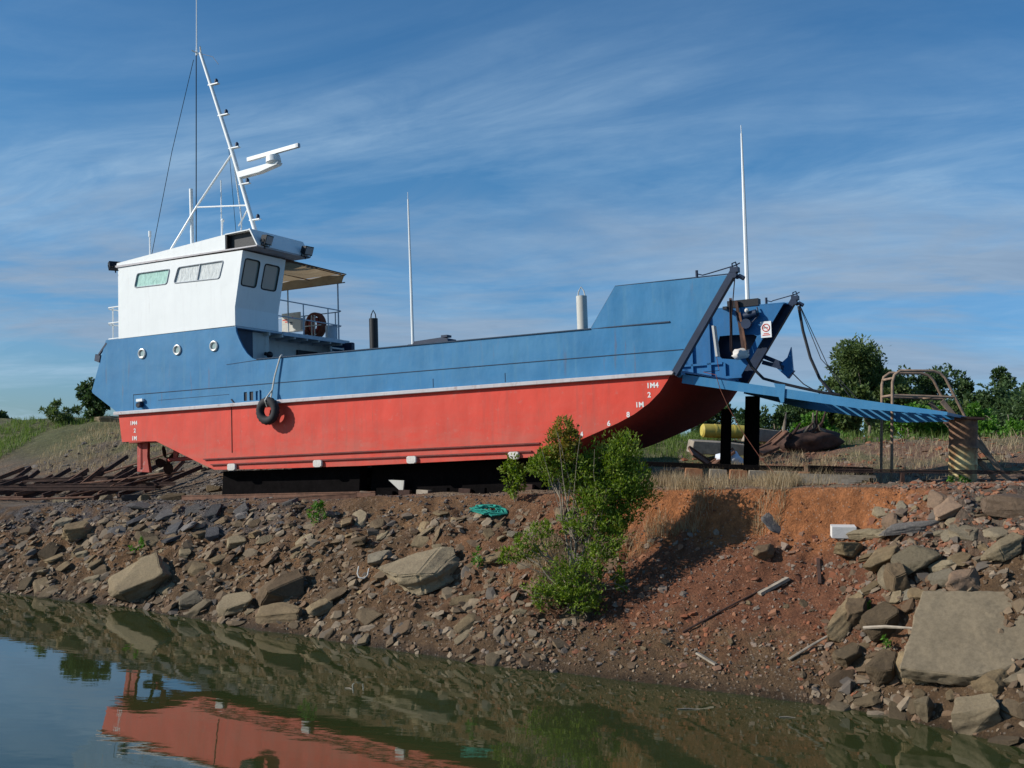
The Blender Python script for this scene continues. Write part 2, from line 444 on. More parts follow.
# two chine rubbing bars along each side
for y in (-0.022, B+0.022):
    c = MB()
    c.bar((3.06, y, -1.285), (12.55, y, -1.265), 0.05, 0.03)
    c.build('chine_bar', M['seam_red'], barge)
    c = MB()
    c.bar((3.3, y, -1.43), (12.35, y, -1.43), 0.05, 0.03)
    c.build('chine_bar', M['seam_red'], barge)
# weld seam down the stern quarter
c = MB(); c.bar((3.97, -0.004, -0.02), (3.97, -0.004, -1.15), 0.02, 0.012, up=(1, 0, 0)); c.build('weld_seam', M['seam_red'], barge)
# anodes
for x in (3.99, 6.65, 9.3, 11.92):
    a = MB()
    a.prism([(-0.13, -0.06), (-0.09, -0.085), (0.09, -0.085), (0.13, -0.06), (0.13, 0.06), (0.09, 0.085), (-0.09, 0.085), (-0.13, 0.06)], -0.07, -0.0)
    o = a.build('anode', M['anode'], barge, bevel=0.015); o.location = (x, -0.001, -1.51)
# rubbing strake
c = MB()
for y0, y1 in ((-0.09, 0.02), (B-0.02, B+0.09)):
    c.prism([(-0.03, -0.012), (15.62, -0.012), (15.66, 0.045), (15.6, 0.075), (-0.03, 0.075)], y0, y1)
c.box((0.03, B/2, 0.03), (0.1, B+0.16, 0.085))
c.build('rubbing_strake', M['strake'], barge, bevel=0.012)

# --- blue topsides
side = [(0.0, 0.078), (15.70, 0.078), (16.93, 1.90), (14.42, 1.93), (13.83, 1.09), (4.82, 1.11), (4.66, 1.16), (4.50, 1.29), (4.36, 1.47), (4.24, 1.68), (4.16, 1.86), (4.14, 1.995), (0.07, 2.02), (-0.38, 2.03), (-0.92, 0.70), (-0.90, 0.64)]
c = MB(); c.prism(side, 0.0, 0.05); c.build('topside_plating', M['blue'], barge)
c = MB(); c.prism(side, B-0.05, B); c.build('topside_plating', M['blue'], barge)
# inner bulwark lining with the port fairlead opening
hole = [(15.25, 1.20), (15.2, 1.05), (15.2, 0.75), (15.28, 0.66), (15.72, 0.60), (15.85, 0.66), (16.10, 1.02), (16.15, 1.12), (16.08, 1.17), (15.6, 1.2)]
inner = [(13.9, 0.08), (15.62, 0.08), (16.82, 1.84), (14.5, 1.86), (13.9, 1.05)]
c = MB(); c.prism(inner, B-0.44, B-0.40, holes=[hole]); c.build('bulwark_lining', M['blue_in'], barge)
c = MB(); c.prism(inner, B-0.075, B-0.055); c.build('bulwark_back', M['navy'], barge)
c = MB(); c.prism([(13.9, 0.08), (15.6, 0.08), (16.8, 1.84), (14.5, 1.86), (13.9, 1.05)], 0.40, 0.44); c.build('bulwark_lining', M['blue_in'], barge)
for y0, y1 in ((0.051, 0.44), (B-0.44, B-0.051)):      # box tops of the bow wings and sloping shoulders
    c = MB(); c.prism([(13.86, 1.06), (14.45, 1.88), (16.84, 1.86), (16.86, 1.835), (14.49, 1.85), (13.9, 1.03)], y0, y1)
    c.build('bulwark_top', M['blue_in'], barge)
# stiffeners on the inner port bulwark
c = MB()
for x, z1 in ((14.55, 1.8), (14.95, 0.6), (15.0, 1.8), (15.35, 0.55)):
    c.box((x, B-0.47, z1/2+0.04), (0.05, 0.06, z1-0.1))
c.box((14.7, B-0.475, 0.55), (1.2, 0.05, 0.05)); c.box((15.35, B-0.48, 0.2), (0.8, 0.07, 0.06))
c.build('bulwark_stiffener', M['blue_in'], barge)
# bow posts: heavy dark angle irons on the raked edge
for y in (0.02, B-0.02):
    c = MB(); c.bar((15.64, y, 0.0), (16.98, y, 1.97), 0.13, 0.15, up=(0, 1, 0))
    c.box((16.99, y, 1.99), (0.16, 0.16, 0.10)); c.tube([(17.0, y-0.12, 1.87), (17.0, y+0.12, 1.87)], 0.05, 10)
    c.tube([(17.06, y, 1.87), (17.17, y, 1.80)], 0.045, 8); c.tube([(16.95, y-0.04, 2.02), (16.95, y-0.04, 2.12), (17.02, y-0.04, 2.14), (17.05, y-0.04, 2.04)], 0.016, 6)
    c.build('bow_post', M['navy'], barge)
for y, x0 in ((0.02, 16.2), (B-0.02, 16.3)):
    c = MB(); c.tube([(x0, y, 1.92), (x0, y, 2.07)], 0.03, 8); c.tube([(x0, y, 2.0), (x0+0.12, y, 1.96), (16.45, y, 1.98), (17.0, y, 2.08), (17.1, y, 2.12)], 0.013, 6)
    c.build('wing_rail', M['navy'], barge)
# gunwale capping
c = MB(); c.tube([(4.80, 0.02, 1.115), (13.85, 0.02, 1.085), (15.59, 0.0, 1.075)], 0.022, 8); c.bar((4.8, 0.03, 1.12), (13.82, 0.03, 1.09), 0.11, 0.02)
c.build('gunwale', M['seam'], barge)
c = MB(); c.bar((4.8, B-0.03, 1.12), (13.82, B-0.03, 1.09), 0.11, 0.03); c.build('gunwale', M['seam'], barge)
c = MB(); c.tube([(13.83, 0.02, 1.09), (14.42, 0.02, 1.935), (16.95, 0.02, 1.925)], 0.014, 6); c.build('wing_edge', M['seam'], barge)
# plate seams on the starboard side (thin weld ridges)
c = MB()
c.tube([(0.62, -0.002, 0.50), (0.62, -0.002, 0.1)], 0.004, 5); c.bar((0.62, -0.003, 0.50), (15.85, -0.003, 0.495), 0.016, 0.014)
c.bar((3.83, -0.002, 1.06), (4.85, -0.002, 1.105), 0.01, 0.01)
c.bar((1.5, -0.002, 0.30), (3.9, -0.002, 0.31), 0.008, 0.008)
for x in (9.9, 11.75): c.bar((x, -0.002, 0.1), (x, -0.002, 0.30), 0.008, 0.012, up=(1, 0, 0))
c.build('plate_seam', M['seam'], barge)
# decks and stern
c = MB(); c.box((9.8, B/2, 0.10), (11.6, B-0.12, 0.04)); c.build('cargo_deck', M['blue_in'], barge)
c = MB(); c.prism([(0.03, 0.08), (-0.86, 0.67), (-0.34, 2.0), (0.3, 2.0), (0.3, 0.08)], 0.051, B-0.051); c.build('stern_plating', M['blue'], barge)
c = MB(); c.box((0.3, B/2, 1.0), (0.04, B-0.1, 1.8)); c.build('stern_bulkhead', M['blue'], barge)
c = MB(); c.box((2.08, B/2+0.01, 2.0), (4.1, B-0.03, 0.05))
c.box((4.15, B/2+0.9, 1.985), (0.05, B-1.85, 0.10)); c.build('upper_deck', M['rail'], barge)
c = MB()
for i in range(7): c.box((3.75, 1.3+i*0.52, 1.93), (0.8, 0.05, 0.09))
c.build('deck_beam', M['cream'], barge)
c = MB(); c.box((3.50, 0.35+B/2-0.15, 1.0), (0.05, B-0.6, 1.90)); c.box((3.72, 0.86, 1.03), (0.42, 0.05, 1.86)); c.box((3.92, 1.17, 1.03), (0.05, 0.66, 1.86)); c.box((3.72, 1.5, 1.03), (0.42, 0.05, 1.86))
c.build('deckhouse_front', M['cream'], barge)
c = MB(); c.box((3.94, 0.46, 1.05), (0.04, 0.78, 1.85)); c.build('deckhouse_door', M['navy'], barge)
c = MB(); c.box((3.56, 3.6, 1.45), (0.06, 0.9, 0.5)); c.build('dark_opening', M['blackpaint'], barge)
c = MB()
for i in range(5): c.box((4.2, 4.12, 1.32+i*0.11), (0.10, 0.55, 0.04))
c.box((4.2, 3.84, 1.5), (0.05, 0.03, 0.6)); c.box((4.2, 4.40, 1.5), (0.05, 0.03, 0.6)); c.build('deck_ladder', M['cream'], barge)
c = MB(); c.box((4.25, 4.6, 1.75), (0.35, 0.16, 0.42)); c.tube([(4.4, 4.5, 1.55), (4.55, 4.5, 1.5)], 0.08, 8); c.build('deck_locker', M['navy'], barge, bevel=0.03)
# small round fittings hanging on the deckhouse near the gunwale
c = MB(); c.sphere((4.15, 1.28, 1.38), 0.09, 10, 6); c.tube([(4.15, 1.28, 1.38), (4.0, 1.28, 1.42)], 0.05, 8); c.build('deck_lamp', M['blackpaint'], barge)
c = MB(); c.sphere((4.1, 2.35, 1.32), 0.08, 10, 6); c.tube([(4.1, 2.35, 1.32), (3.5, 2.35, 1.36)], 0.02, 6); c.build('deck_lamp', M['blackpaint'], barge)

# --- portholes, exhaust, freeing port
for x in (0.95, 2.19, 3.43):
    c = MB(); n = 20
    ring = [(math.cos(2*PI*i/n), math.sin(2*PI*i/n)) for i in range(n)]
    c.tube([(a*0.112, -0.010, b*0.112) for a, b in ring], 0.030, 8, closed=True)
    o = c.build('porthole', M['brass'], barge); o.location = (x, 0, 1.56)
    g = MB(); g.add([(0, 0, 0)]+[(a*0.105, 0.0, b*0.105) for a, b in ring], [(0, 1+(i+1) % n, 1+i) for i in range(n)])
    p = g.build('pane', M['glass'], o); p.location = (0, -0.003, 0)
c = MB(); c.tube([(0.92, 0.0, 0.22), (0.92, -0.14, 0.20)], 0.075, 14); c.tube([(0.92, -0.139, 0.2), (0.92, -0.145, 0.2)], 0.055, 12, 1)
c.box((0.90, -0.03, 0.335), (0.22, 0.1, 0.07), mi=2)
c.build('exhaust_outlet', [M['navy'], M['blackpaint'], M['white']], barge)
c = MB()
c.prism([(4.36, 0.0775), (4.90, 0.0775), (4.90, 0.36), (4.36, 0.36)], -0.03, -0.002, holes=[[(4.40, 0.11), (4.50, 0.11), (4.50, 0.33), (4.40, 0.33)], [(4.58, 0.11), (4.70, 0.11), (4.70, 0.33), (4.58, 0.33)], [(4.78, 0.11), (4.86, 0.11), (4.86, 0.33), (4.78, 0.33)]])
c.build('freeing_port', M['blue'], barge)
c = MB()
for a, b in ((4.40, 4.50), (4.58, 4.70)): c.prism([(a, 0.11), (b, 0.11), (b, 0.33), (a, 0.33)], -0.006, -0.003)
c.build('freeing_port_opening', M['blackpaint'], barge)
c = MB(); c.bar((3.98, -0.01, 0.18), (4.08, -0.01, 0.06), 0.03, 0.03); c.build('bracket', M['navy'], barge)
# draft marks
def mark(s, x, z, size):
    text_mesh('draft_mark', s, size, M['mark'], barge, Matrix.Translation((x, -0.004, z))@Matrix.Rotation(PI/2, 4, 'X'))
for s, x, z in (('1M4', 0.62, -0.30), ('2', 0.66, -0.50), ('1M', 0.64, -0.70)): mark(s, x, z, 0.15)
for s, x, z in (('1M4', 15.16, -0.24), ('2', 15.08, -0.43), ('1M', 14.86, -0.62), ('8', 14.60, -0.81), ('6', 14.16, -0.97), ('4', 13.53, -1.17)): mark(s, x, z, 0.15)

# --- wheelhouse
hs = [(0.09, 2.026), (4.13, 2.026), (4.13, 2.49), (4.41, 3.90), (0.09, 3.94)]
W = 1.68
wa = [(0.80, 3.71), (1.95, 3.70), (1.84, 3.32), (0.69, 3.34)]
wb = [(2.25, 3.71), (3.78, 3.71), (3.63, 3.27), (2.09, 3.31)]
c = MB()
c.prism(hs, 0.0, 0.05, holes=[wa[::-1], wb[::-1]]); c.prism(hs, W-0.05, W)
c.box((0.11, W/2, 2.98), (0.04, W-0.1, 1.9))
# front: lower panel, then the forward-leaning window panel with two openings
c.box((4.11, W/2, 2.26), (0.04, W-0.1, 0.46))
def fp(y, z, off=0.0):
    k = (z-2.49)/(3.90-2.49); return (4.13+0.28*k+off, y, z)
fw = [[(0.10, 3.05), (0.66, 3.05), (0.70, 3.72), (0.14, 3.72)], [(0.86, 3.05), (1.44, 3.05), (1.48, 3.69), (0.90, 3.69)]]
flat = [[(0.05, 2.49), (W-0.05, 2.49), (W-0.05, 3.90), (0.05, 3.90)]]+[w[::-1] for w in fw]
allp = [p for l in flat for p in l]
tri = tessellate_polygon([[Vector((p[0], p[1], 0)) for p in l] for l in flat])
n = len(allp); vs = [fp(*p) for p in allp]+[fp(p[0], p[1], -0.05) for p in allp]
fs = [tuple(t) for t in tri]+[tuple(n+i for i in reversed(t)) for t in tri]
st = 0
for l in flat:
    for i in range(len(l)):
        a, b2 = st+i, st+(i+1) % len(l); fs.append((a, b2, n+b2, n+a))
    st += len(l)
c.add(vs, fs)
c.build('wheelhouse_wall', M['white'], barge)
c = MB(); c.box((2.2, W/2, 2.95), (3.3, W-0.4, 1.7)); c.build('cabin_interior', M['inside'], barge)
def rounded(poly, r=0.07, k=4):
    out = []
    n = len(poly)
    for i in range(n):
        p, a, b2 = Vector(poly[i]), Vector(poly[i-1]), Vector(poly[(i+1) % n])
        u = (a-p).normalized()*r; v = (b2-p).normalized()*r
        for j in range(k+1):
            s = j/k; out.append(p+u*(1-s)**2+v*s**2)
    return out
for poly, mat, dv in ((wa, 'curtain_green', None), (wb, 'curtain_white', (2.99, 3.71, 2.88, 3.29))):
    f = MB(); f.tube([(p[0], -0.004, p[1]) for p in rounded(poly)], 0.016, 6, closed=True)
    if dv: f.bar((dv[0], 0.005, dv[1]), (dv[2], 0.005, dv[3]), 0.03, 0.03, up=(0, 1, 0))
    fo = f.build('side_window', M['grey'], barge)
    g = MB(); g.prism(poly, 0.018, 0.03); g.build('pane', M[mat], fo)
for poly in fw:
    f = MB(); f.tube([fp(p[0], p[1], 0.004) for p in rounded(poly, 0.09)], 0.018, 6, closed=True)
    fo = f.build('front_window', M['blackpaint'], barge)
    g = MB(); g.add([fp(p[0], p[1], -0.02) for p in poly]+[fp(p[0], p[1], -0.03) for p in poly], [(0, 1, 2, 3), (7, 6, 5, 4), (0, 4, 5, 1), (1, 5, 6, 2), (2, 6, 7, 3), (3, 7, 4, 0)]); g.build('pane', M['glass'], fo)
# roof: thin eaves slab, wedge-shaped top, open-ended visor box at the front
RW = 2.08
c = MB(); c.prism([(0.0, 3.945), (4.89, 3.945), (4.88, 3.975), (0.0, 4.00)], -0.03, RW); c.build('roof_eaves', M['strake'], barge)
c = MB(); c.prism([(0.03, 4.003), (3.84, 3.985), (3.84, 4.37), (0.05, 4.07)], 0.0, RW-0.03); c.build('roof', M['white'], barge)
c = MB(); c.prism([(3.86, 3.978), (4.84, 3.978), (4.62, 4.37), (3.86, 4.36)], 0.14, 0.17); c.prism([(3.845, 3.98), (3.88, 3.98), (3.88, 4.36), (3.845, 4.36)], 0.02, RW-0.04)
c.build('visor_inside', M['blackpaint'], barge)
c = MB(); c.prism([(4.90, 3.98), (4.66, 4.42), (4.625, 4.42), (4.865, 3.98)], -0.02, RW+0.02); c.prism([(3.84, 4.36), (4.63, 4.385), (4.63, 4.41), (3.84, 4.385)], 0.0, RW-0.02); c.build('visor', M['white'], barge)
# floodlights
def floodlight(name, loc, rz, tilt=0.35):
    c = MB(); c.prism([(-0.10, -0.09), (0.05, -0.12), (0.05, 0.12), (-0.10, 0.08)], -0.15, 0.15)
    c.tube([(-0.02, -0.17, 0), (-0.02, -0.17, -0.17), (-0.02, 0.17, -0.17), (-0.02, 0.17, 0)], 0.012, 5); c.tube([(-0.02, 0, -0.17), (-0.02, 0, -0.24)], 0.018, 6)
    o = c.build(name, M['blackpaint'], barge); o.location = loc; o.rotation_euler = (0, tilt, rz)
    g = MB(); g.box((0.058, 0, 0), (0.012, 0.26, 0.19)); g.build('lens', M['lens'], o)
    return o
floodlight('floodlight', (4.98, 0.28, 4.14), 0.1); floodlight('floodlight', (5.0, 1.86, 4.11), -0.1)
floodlight('floodlight', (-0.10, 0.05, 4.02), PI-0.5, 0.5)
# stub aerial on the roof
c = MB(); c.box((0.35, 0.9, 4.20), (0.42, 0.4, 0.14)); c.tube([(0.35, 0.9, 4.26), (0.35, 0.9, 4.9)], 0.022, 8); c.tube([(0.35, 0.9, 4.9), (0.35, 0.9, 5.06)], 0.04, 8)
c.build('roof_aerial', M['white'], barge)

# --- upper deck railing, awning, stanchions
def railing(name, posts, rails, mat='rail', r=0.017):
    c = MB()
    for p, q in posts: c.tube([p, q], r, 6)
    for l in rails: c.tube(l, r, 6)
    return c.build(name, M[mat], barge)
ye = 4.62
post = [((4.12, y, 2.02), (4.12, y, 2.88)) for y in (2.75, 3.85)]+[((x, ye, 2.02), (x, ye, 2.88)) for x in (0.3, 1.5, 2.7, 3.8)]
rails = []
for z in (2.45, 2.88):
    rails.append([(4.12, 1.68, z), (4.12, 4.3, z), (4.08, 4.5, z), (3.95, 4.6, z), (3.7, ye, z), (0.0, ye, z)])
railing('railing', post, rails)
post = [((-0.22, y, 2.02), (-0.22, y, 2.92)) for y in (0.1, 1.3, 2.5, 3.7)]
rails = [[(0.1, 0.03, z), (-0.30, 0.03, z), (-0.36, 0.1, z-0.03), (-0.36, 4.5, z)] for z in (2.05, 2.48, 2.90)]
c = MB(); c.bar((-0.36, 0.02, 1.95), (-0.74, 0.02, 1.58), 0.05, 0.05, up=(0, 1, 0)); c.prism([(-0.80, 1.50), (-0.62, 1.44), (-0.58, 1.62), (-0.76, 1.68)], -0.02, 0.12); c.build('stern_bracket', M['navy'], barge)
railing('stern_railing', post, rails, 'white')
for x in (2.3, 4.10):
    c = MB(); c.tube([(x, 4.36, 2.02), (x, 4.36, 3.70)], 0.022, 8); c.build('awning_post', M['rail'], barge)
c = MB()                                             # sagging canvas, scalloped between battens
nx, ny = 16, 10
vs = []; fs = []
for i in range(nx+1):
    for j in range(ny+1):
        u, v = i/nx, j/ny
        x = 0.6+3.75*u; y = W-0.02+(4.34-W)*v
        z = 3.935-0.03*v-0.09*math.sin(PI*v)*abs(math.sin(PI*3*u))**0.8-0.02*math.sin(PI*v)
        vs.append((x, y, z))
for i in range(nx):
    for j in range(ny):
        a = i*(ny+1)+j; fs.append((a, a+1, a+ny+2, a+ny+1))
c.add(vs, fs, 0, True)
vs = []; fs = []
for i in range(nx+1):
    x = 0.6+3.75*i/nx
    for k in range(4): vs.append((x, 4.34+0.03*math.sin(i*1.3+k)-0.03*k, 3.905-0.09*k))
for i in range(nx):
    for k in range(3): a = i*4+k; fs.append((a, a+1, a+5, a+4))
c.add(vs, fs, 0, True)
aw = c.build('awning', M['canvas'], barge)
c = MB()
for x in (0.7, 1.9, 3.1, 4.33): c.tube([(x, W, 3.90), (x, 4.4, 3.86)], 0.014, 6)
c.tube([(0.6, 4.36, 3.66), (4.35, 4.36, 3.66)], 0.016, 6); c.tube([(4.35, W, 3.93), (4.38, 4.38, 3.89)], 0.018, 6)
c.build('batten', M['rust'], aw)
# board, hose reel, bin on the upper deck
c = MB(); c.box((2.3, 4.50, 2.72), (0.68, 0.03, 0.55)); c.box((2.62, 4.44, 2.62), (0.3, 0.2, 0.35)); nb = c.build('notice_board', M['cream'], barge)
c = MB()
for i, (x, z, w, mi) in enumerate(((2.1, 2.80, 0.22, 0), (2.14, 2.74, 0.12, 0), (2.36, 2.86, 0.06, 0), (2.38, 2.71, 0.26, 1), (2.42, 2.66, 0.3, 1))): c.box((x, 4.481, z), (w, 0.004, 0.03), mi=mi)
c.build('faded_marking', [M['red'], M['navy']], nb)
c = MB()
for k in range(4):
    n = 26; yy = 4.30+0.05*k
    c.tube([(3.28+0.27*math.cos(2*PI*i/n), yy, 2.52+0.33*math.sin(2*PI*i/n)) for i in range(n)], 0.052, 7, closed=True)
    c.tube([(3.28+0.15*math.cos(2*PI*i/n), yy, 2.52+0.2*math.sin(2*PI*i/n)) for i in range(n)], 0.045, 6, closed=True, mi=1)
c.tube([(3.1, 4.2, 2.4), (2.98, 4.2, 2.2), (2.88, 4.2, 2.06)], 0.06, 7)
hr = c.build('hose_reel', [M['orange_ring'], M['red_old']], barge)
c = MB()
for x in (3.26, 3.36): c.bar((x, 4.22, 2.04), (x, 4.22, 2.80), 0.04, 0.03, up=(1, 0, 0))
c.bar((3.0, 4.2, 2.5), (3.6, 4.2, 2.5), 0.03, 0.03); c.box((3.3, 4.3, 2.05), (0.7, 0.4, 0.04)); c.build('reel_frame', M['cream'], hr)
c = MB(); c.tube([(3.9, 4.28, 2.03), (3.9, 4.28, 2.45)], 0.17, 16); c.box((4.05, 4.0, 2.04), (0.1, 1.0, 0.03)); c.build('deck_drum', M['rail'], barge)

# --- mast and rigging
def y1(x, z): return (x, 1.0, z)
mast = MB(); mast.tube([y1(4.05, 4.38), y1(3.25, 6.8), y1(2.17, 9.74)], [0.062, 0.058, 0.045], 10)
mast.tube([y1(2.17, 9.70), (2.0, 0.85, 9.80)], 0.02, 6); mast.tube([(2.0, 1.2, 9.8), (2.35, 0.8, 9.82)], 0.02, 6)
mo = mast.build('mast', M['white'], barge)
c = MB(); c.tube([y1(2.03, 9.7), y1(2.04, 9.95), y1(2.06, 11.6), y1(2.06, 12.4)], [0.03, 0.018, 0.012, 0.008], 6); c.build('whip_antenna', M['white'], mo)
c = MB()
c.tube([y1(3.25, 6.8), y1(1.98, 5.55)], 0.028, 8); c.tube([(1.98, 1.0, 5.55), (1.06, 0.7, 4.12)], 0.028, 8)
c.tube([y1(3.25, 6.8), (3.0, 1.6, 5.17), (2.95, 1.6, 4.3)], 0.02, 6)
c.tube([y1(1.95, 5.52), y1(3.80, 5.32)], 0.022, 8); c.tube([(2.9, 1.6, 5.0), y1(3.78, 5.28)], 0.022, 8); c.tube([(2.65, 1.2, 4.35), (2.65, 1.2, 6.2)], 0.016, 6)
c.tube([(3.0, 0.8, 4.3), (3.05, 0.8, 4.95)], 0.02, 6); c.sphere((3.05, 0.8, 4.98), 0.05, 8, 6)
c.build('mast_strut', M['white'], mo)
c = MB(); c.tube([y1(1.80, 4.25), y1(1.77, 6.05)], 0.05, 10); c.build('aerial_tube', M['white'], mo)
c = MB()
c.tube([y1(1.93, 4.25), y1(2.02, 9.78)], 0.014, 6); c.tube([(0.30, 0.95, 4.2), y1(1.1, 7.2), y1(1.92, 9.6)], 0.009, 5)
c.tube([(3.1, 1.3, 4.3), (2.9, 1.2, 7.5), (2.3, 1.0, 9.4)], 0.007, 5); c.tube([y1(2.1, 9.75), y1(2.6, 9.55), y1(2.8, 9.3)], 0.007, 5)
c.build('stay_wire', M['blackpaint'], mo)
for x, z in ((2.50, 8.85), (2.83, 7.95), (3.18, 7.0), (3.52, 5.98), (3.85, 4.98)):
    lm = MB(); lm.box(y1(x+0.13, z-0.07), (0.34, 0.10, 0.03))
    lm.tube([y1(x+0.22, z-0.06), y1(x+0.22, z+0.03), y1(x+0.22, z+0.07)], [0.045, 0.05, 0.02], 8, mi=1)
    lm.build('navigation_lamp', [M['white'], M['navy']], mo)
br = MB(); br.prism([(3.52, 6.08), (4.2, 6.12), (4.80, 6.24), (4.84, 6.30), (4.5, 6.31), (3.46, 6.24)], 0.9, 1.1); rb = br.build('radar_bracket', M['white'], mo, bevel=0.01)
c = MB(); c.tube([y1(4.62, 6.30), y1(4.62, 6.34), y1(4.60, 6.49), y1(4.58, 6.53)], [0.14, 0.20, 0.18, 0.08], 18); rd = c.build('radar_scanner', M['white'], mo)
c = MB(); c.bar((3.70, 1.08, 6.565), (5.46, 0.92, 6.615), 0.09, 0.10); c.bar((5.44, 0.922, 6.6145), (5.52, 0.915, 6.617), 0.094, 0.105, mi=1); c.build('radar_array', [M['white'], M['grey']], rd)

# --- deck posts and side aerials
def deck_post(x, z0, z1, r, mat, lab):
    c = MB(); c.tube([(x, 0.28, 0.12), (x, 0.28, z1)], r, 16); c.tube([(x-r*0.7, 0.28, z1), (x-r*0.55, 0.28, z1+0.1), (x, 0.28, z1+0.2), (x+r*0.55, 0.28, z1+0.1), (x+r*0.7, 0.28, z1)], 0.013, 6)
    c.build('deck_post', M[mat], barge, lab)
deck_post(8.12, 1.1, 1.86, 0.105, 'blackpaint', 'black deck post with lifting eye')
deck_post(13.52, 1.1, 1.85, 0.115, 'cream', 'cream deck post with lifting eye')
c = MB(); c.tube([(9.26, 0.2, 1.0), (9.25, 0.2, 2.7), (9.23, 0.2, 4.55)], [0.036, 0.03, 0.018], 8); c.tube([(9.23, 0.2, 4.55), (9.23, 0.2, 4.72)], 0.008, 5); c.build('aerial', M['white'], barge)
c = MB(); c.tube([(15.87, B-0.1, 1.9), (15.90, B-0.1, 4.2), (15.92, B-0.1, 6.10)], [0.055, 0.045, 0.022], 8); c.tube([(15.92, B-0.1, 6.1), (15.92, B-0.1, 6.3)], 0.01, 5); c.build('aerial', M['white'], barge)
c = MB(); c.prism([(9.3, 1.13), (9.36, 1.20), (10.1, 1.235), (10.24, 1.2), (10.26, 1.13)], 0.1, 0.5); c.box((10.1, 0.3, 1.27), (0.16, 0.2, 0.05)); c.build('rolled_gangway', M['navy'], barge)
for z, x in ((1.115, 9.27), ):
    c = MB(); c.box((x, 0.15, z), (0.16, 0.12, 0.05)); c.build('aerial_foot', M['navy'], barge)

# --- bow gear
c = MB(); c.box((15.85, B-0.35, 1.93), (0.75, 0.22, 0.17)); c.box((15.5, B-0.5, 1.82), (0.1, 0.5, 0.07)); c.build('sheave_beam', M['blackpaint'], barge)
c = MB(); c.tube([(15.9, B-0.55, 1.6), (16.2, B-0.55, 1.66)], 0.09, 10); c.tube([(15.95, B-0.62, 1.42), (15.95, B-0.5, 1.42)], 0.12, 12); c.tube([(15.7, B-0.55, 1.75), (15.75, B-0.6, 1.5), (16.0, B-0.6, 1.35), (16.25, B-0.55, 1.6), (16.2, B-0.5, 1.8)], 0.018, 6); c.sphere((16.0, B-0.66, 1.72), 0.055, 8, 6, mi=1)
c.build('winch_sheave', [M['navy'], M['anode']], barge)
c = MB(); c.bar((16.0, 2.9, 1.85), (15.75, 3.6, 0.75), 0.06, 0.09); c.tube([(16.9, 0.3, 1.9), (16.1, 2.5, 1.2), (15.8, 3.5, 0.65)], 0.012, 5)
c.bar((15.72, B-0.52, 2.0), (15.86, B-0.55, 0.70), 0.07, 0.06); c.bar((15.80, B-0.56, 1.7), (15.95, B-0.6, 0.68), 0.05, 0.05, mi=1)
c.build('hoist_strut', [M['rust_dark'], M['rust']], barge)
c = MB(); c.bar((15.36, 3.6, 1.36), (15.42, 3.6, 0.64), 0.20, 0.05, up=(1, 0, 0)); o = c.build('mottled_board', M['cream'], barge)
def sheet_lump(name, mat, cen, size, seed, parent=None):
    bm = bmesh.new(); bmesh.ops.create_icosphere(bm, subdivisions=3, radius=1)
    for v in bm.verts:
        d = 1+0.35*noise.fractal(v.co*1.6+Vector((seed, 0, 0)), 1, 2, 3)
        v.co = Vector((v.co.x*size[0]*d, v.co.y*size[1]*d, v.co.z*size[2]*d))+Vector(cen)
    me = bpy.data.meshes.new(name); bm.to_mesh(me); bm.free(); me.materials.append(mat)
    for p in me.polygons: p.use_smooth = True
    o = bpy.data.objects.new(name, me); link(o, parent); return o
sheet_lump('tarp_bundle', M['anode'], (15.78, B-0.6, 0.72), (0.22, 0.16, 0.12), 3, barge)
c = MB(); c.box((16.38, B-0.458, 1.26), (0.25, 0.012, 0.38)); sg = c.build('warning_sign', M['white'], barge, 'small white sign with red prohibition ring')
c = MB()
n = 22; c.tube([(16.38+0.085*math.cos(2*PI*i/n), B-0.466, 1.30+0.085*math.sin(2*PI*i/n)) for i in range(n)], 0.011, 5, closed=True)
c.bar((16.32, B-0.467, 1.36), (16.44, B-0.467, 1.24), 0.016, 0.006, up=(0, 1, 0))
c.box((16.38, B-0.466, 1.13), (0.18, 0.004, 0.02)); c.box((16.38, B-0.466, 1.165), (0.12, 0.004, 0.016)); c.build('prohibition_ring', M['red'], sg)
c = MB(); c.box((16.37, B-0.466, 1.30), (0.10, 0.004, 0.02)); c.build('cigarette_symbol', M['blackpaint'], sg)
# anchor fluke stowed on the port bow
c = MB(); c.prism([(16.42, 0.40), (16.62, 0.20), (16.82, 0.30), (16.80, 0.86), (16.70, 0.62)], B+0.10, B+0.18); c.prism([(16.55, 0.30), (16.85, 0.30), (16.7, 0.12)], B+0.05, B+0.22)
c.bar((16.0, B+0.12, 0.75), (16.55, B+0.12, 0.48), 0.10, 0.10, mi=1); c.bar((16.1, B+0.1, 0.55), (16.6, B+0.12, 0.38), 0.07, 0.10, mi=1)
c.build('anchor', [M['blue_in'], M['navy']], barge)
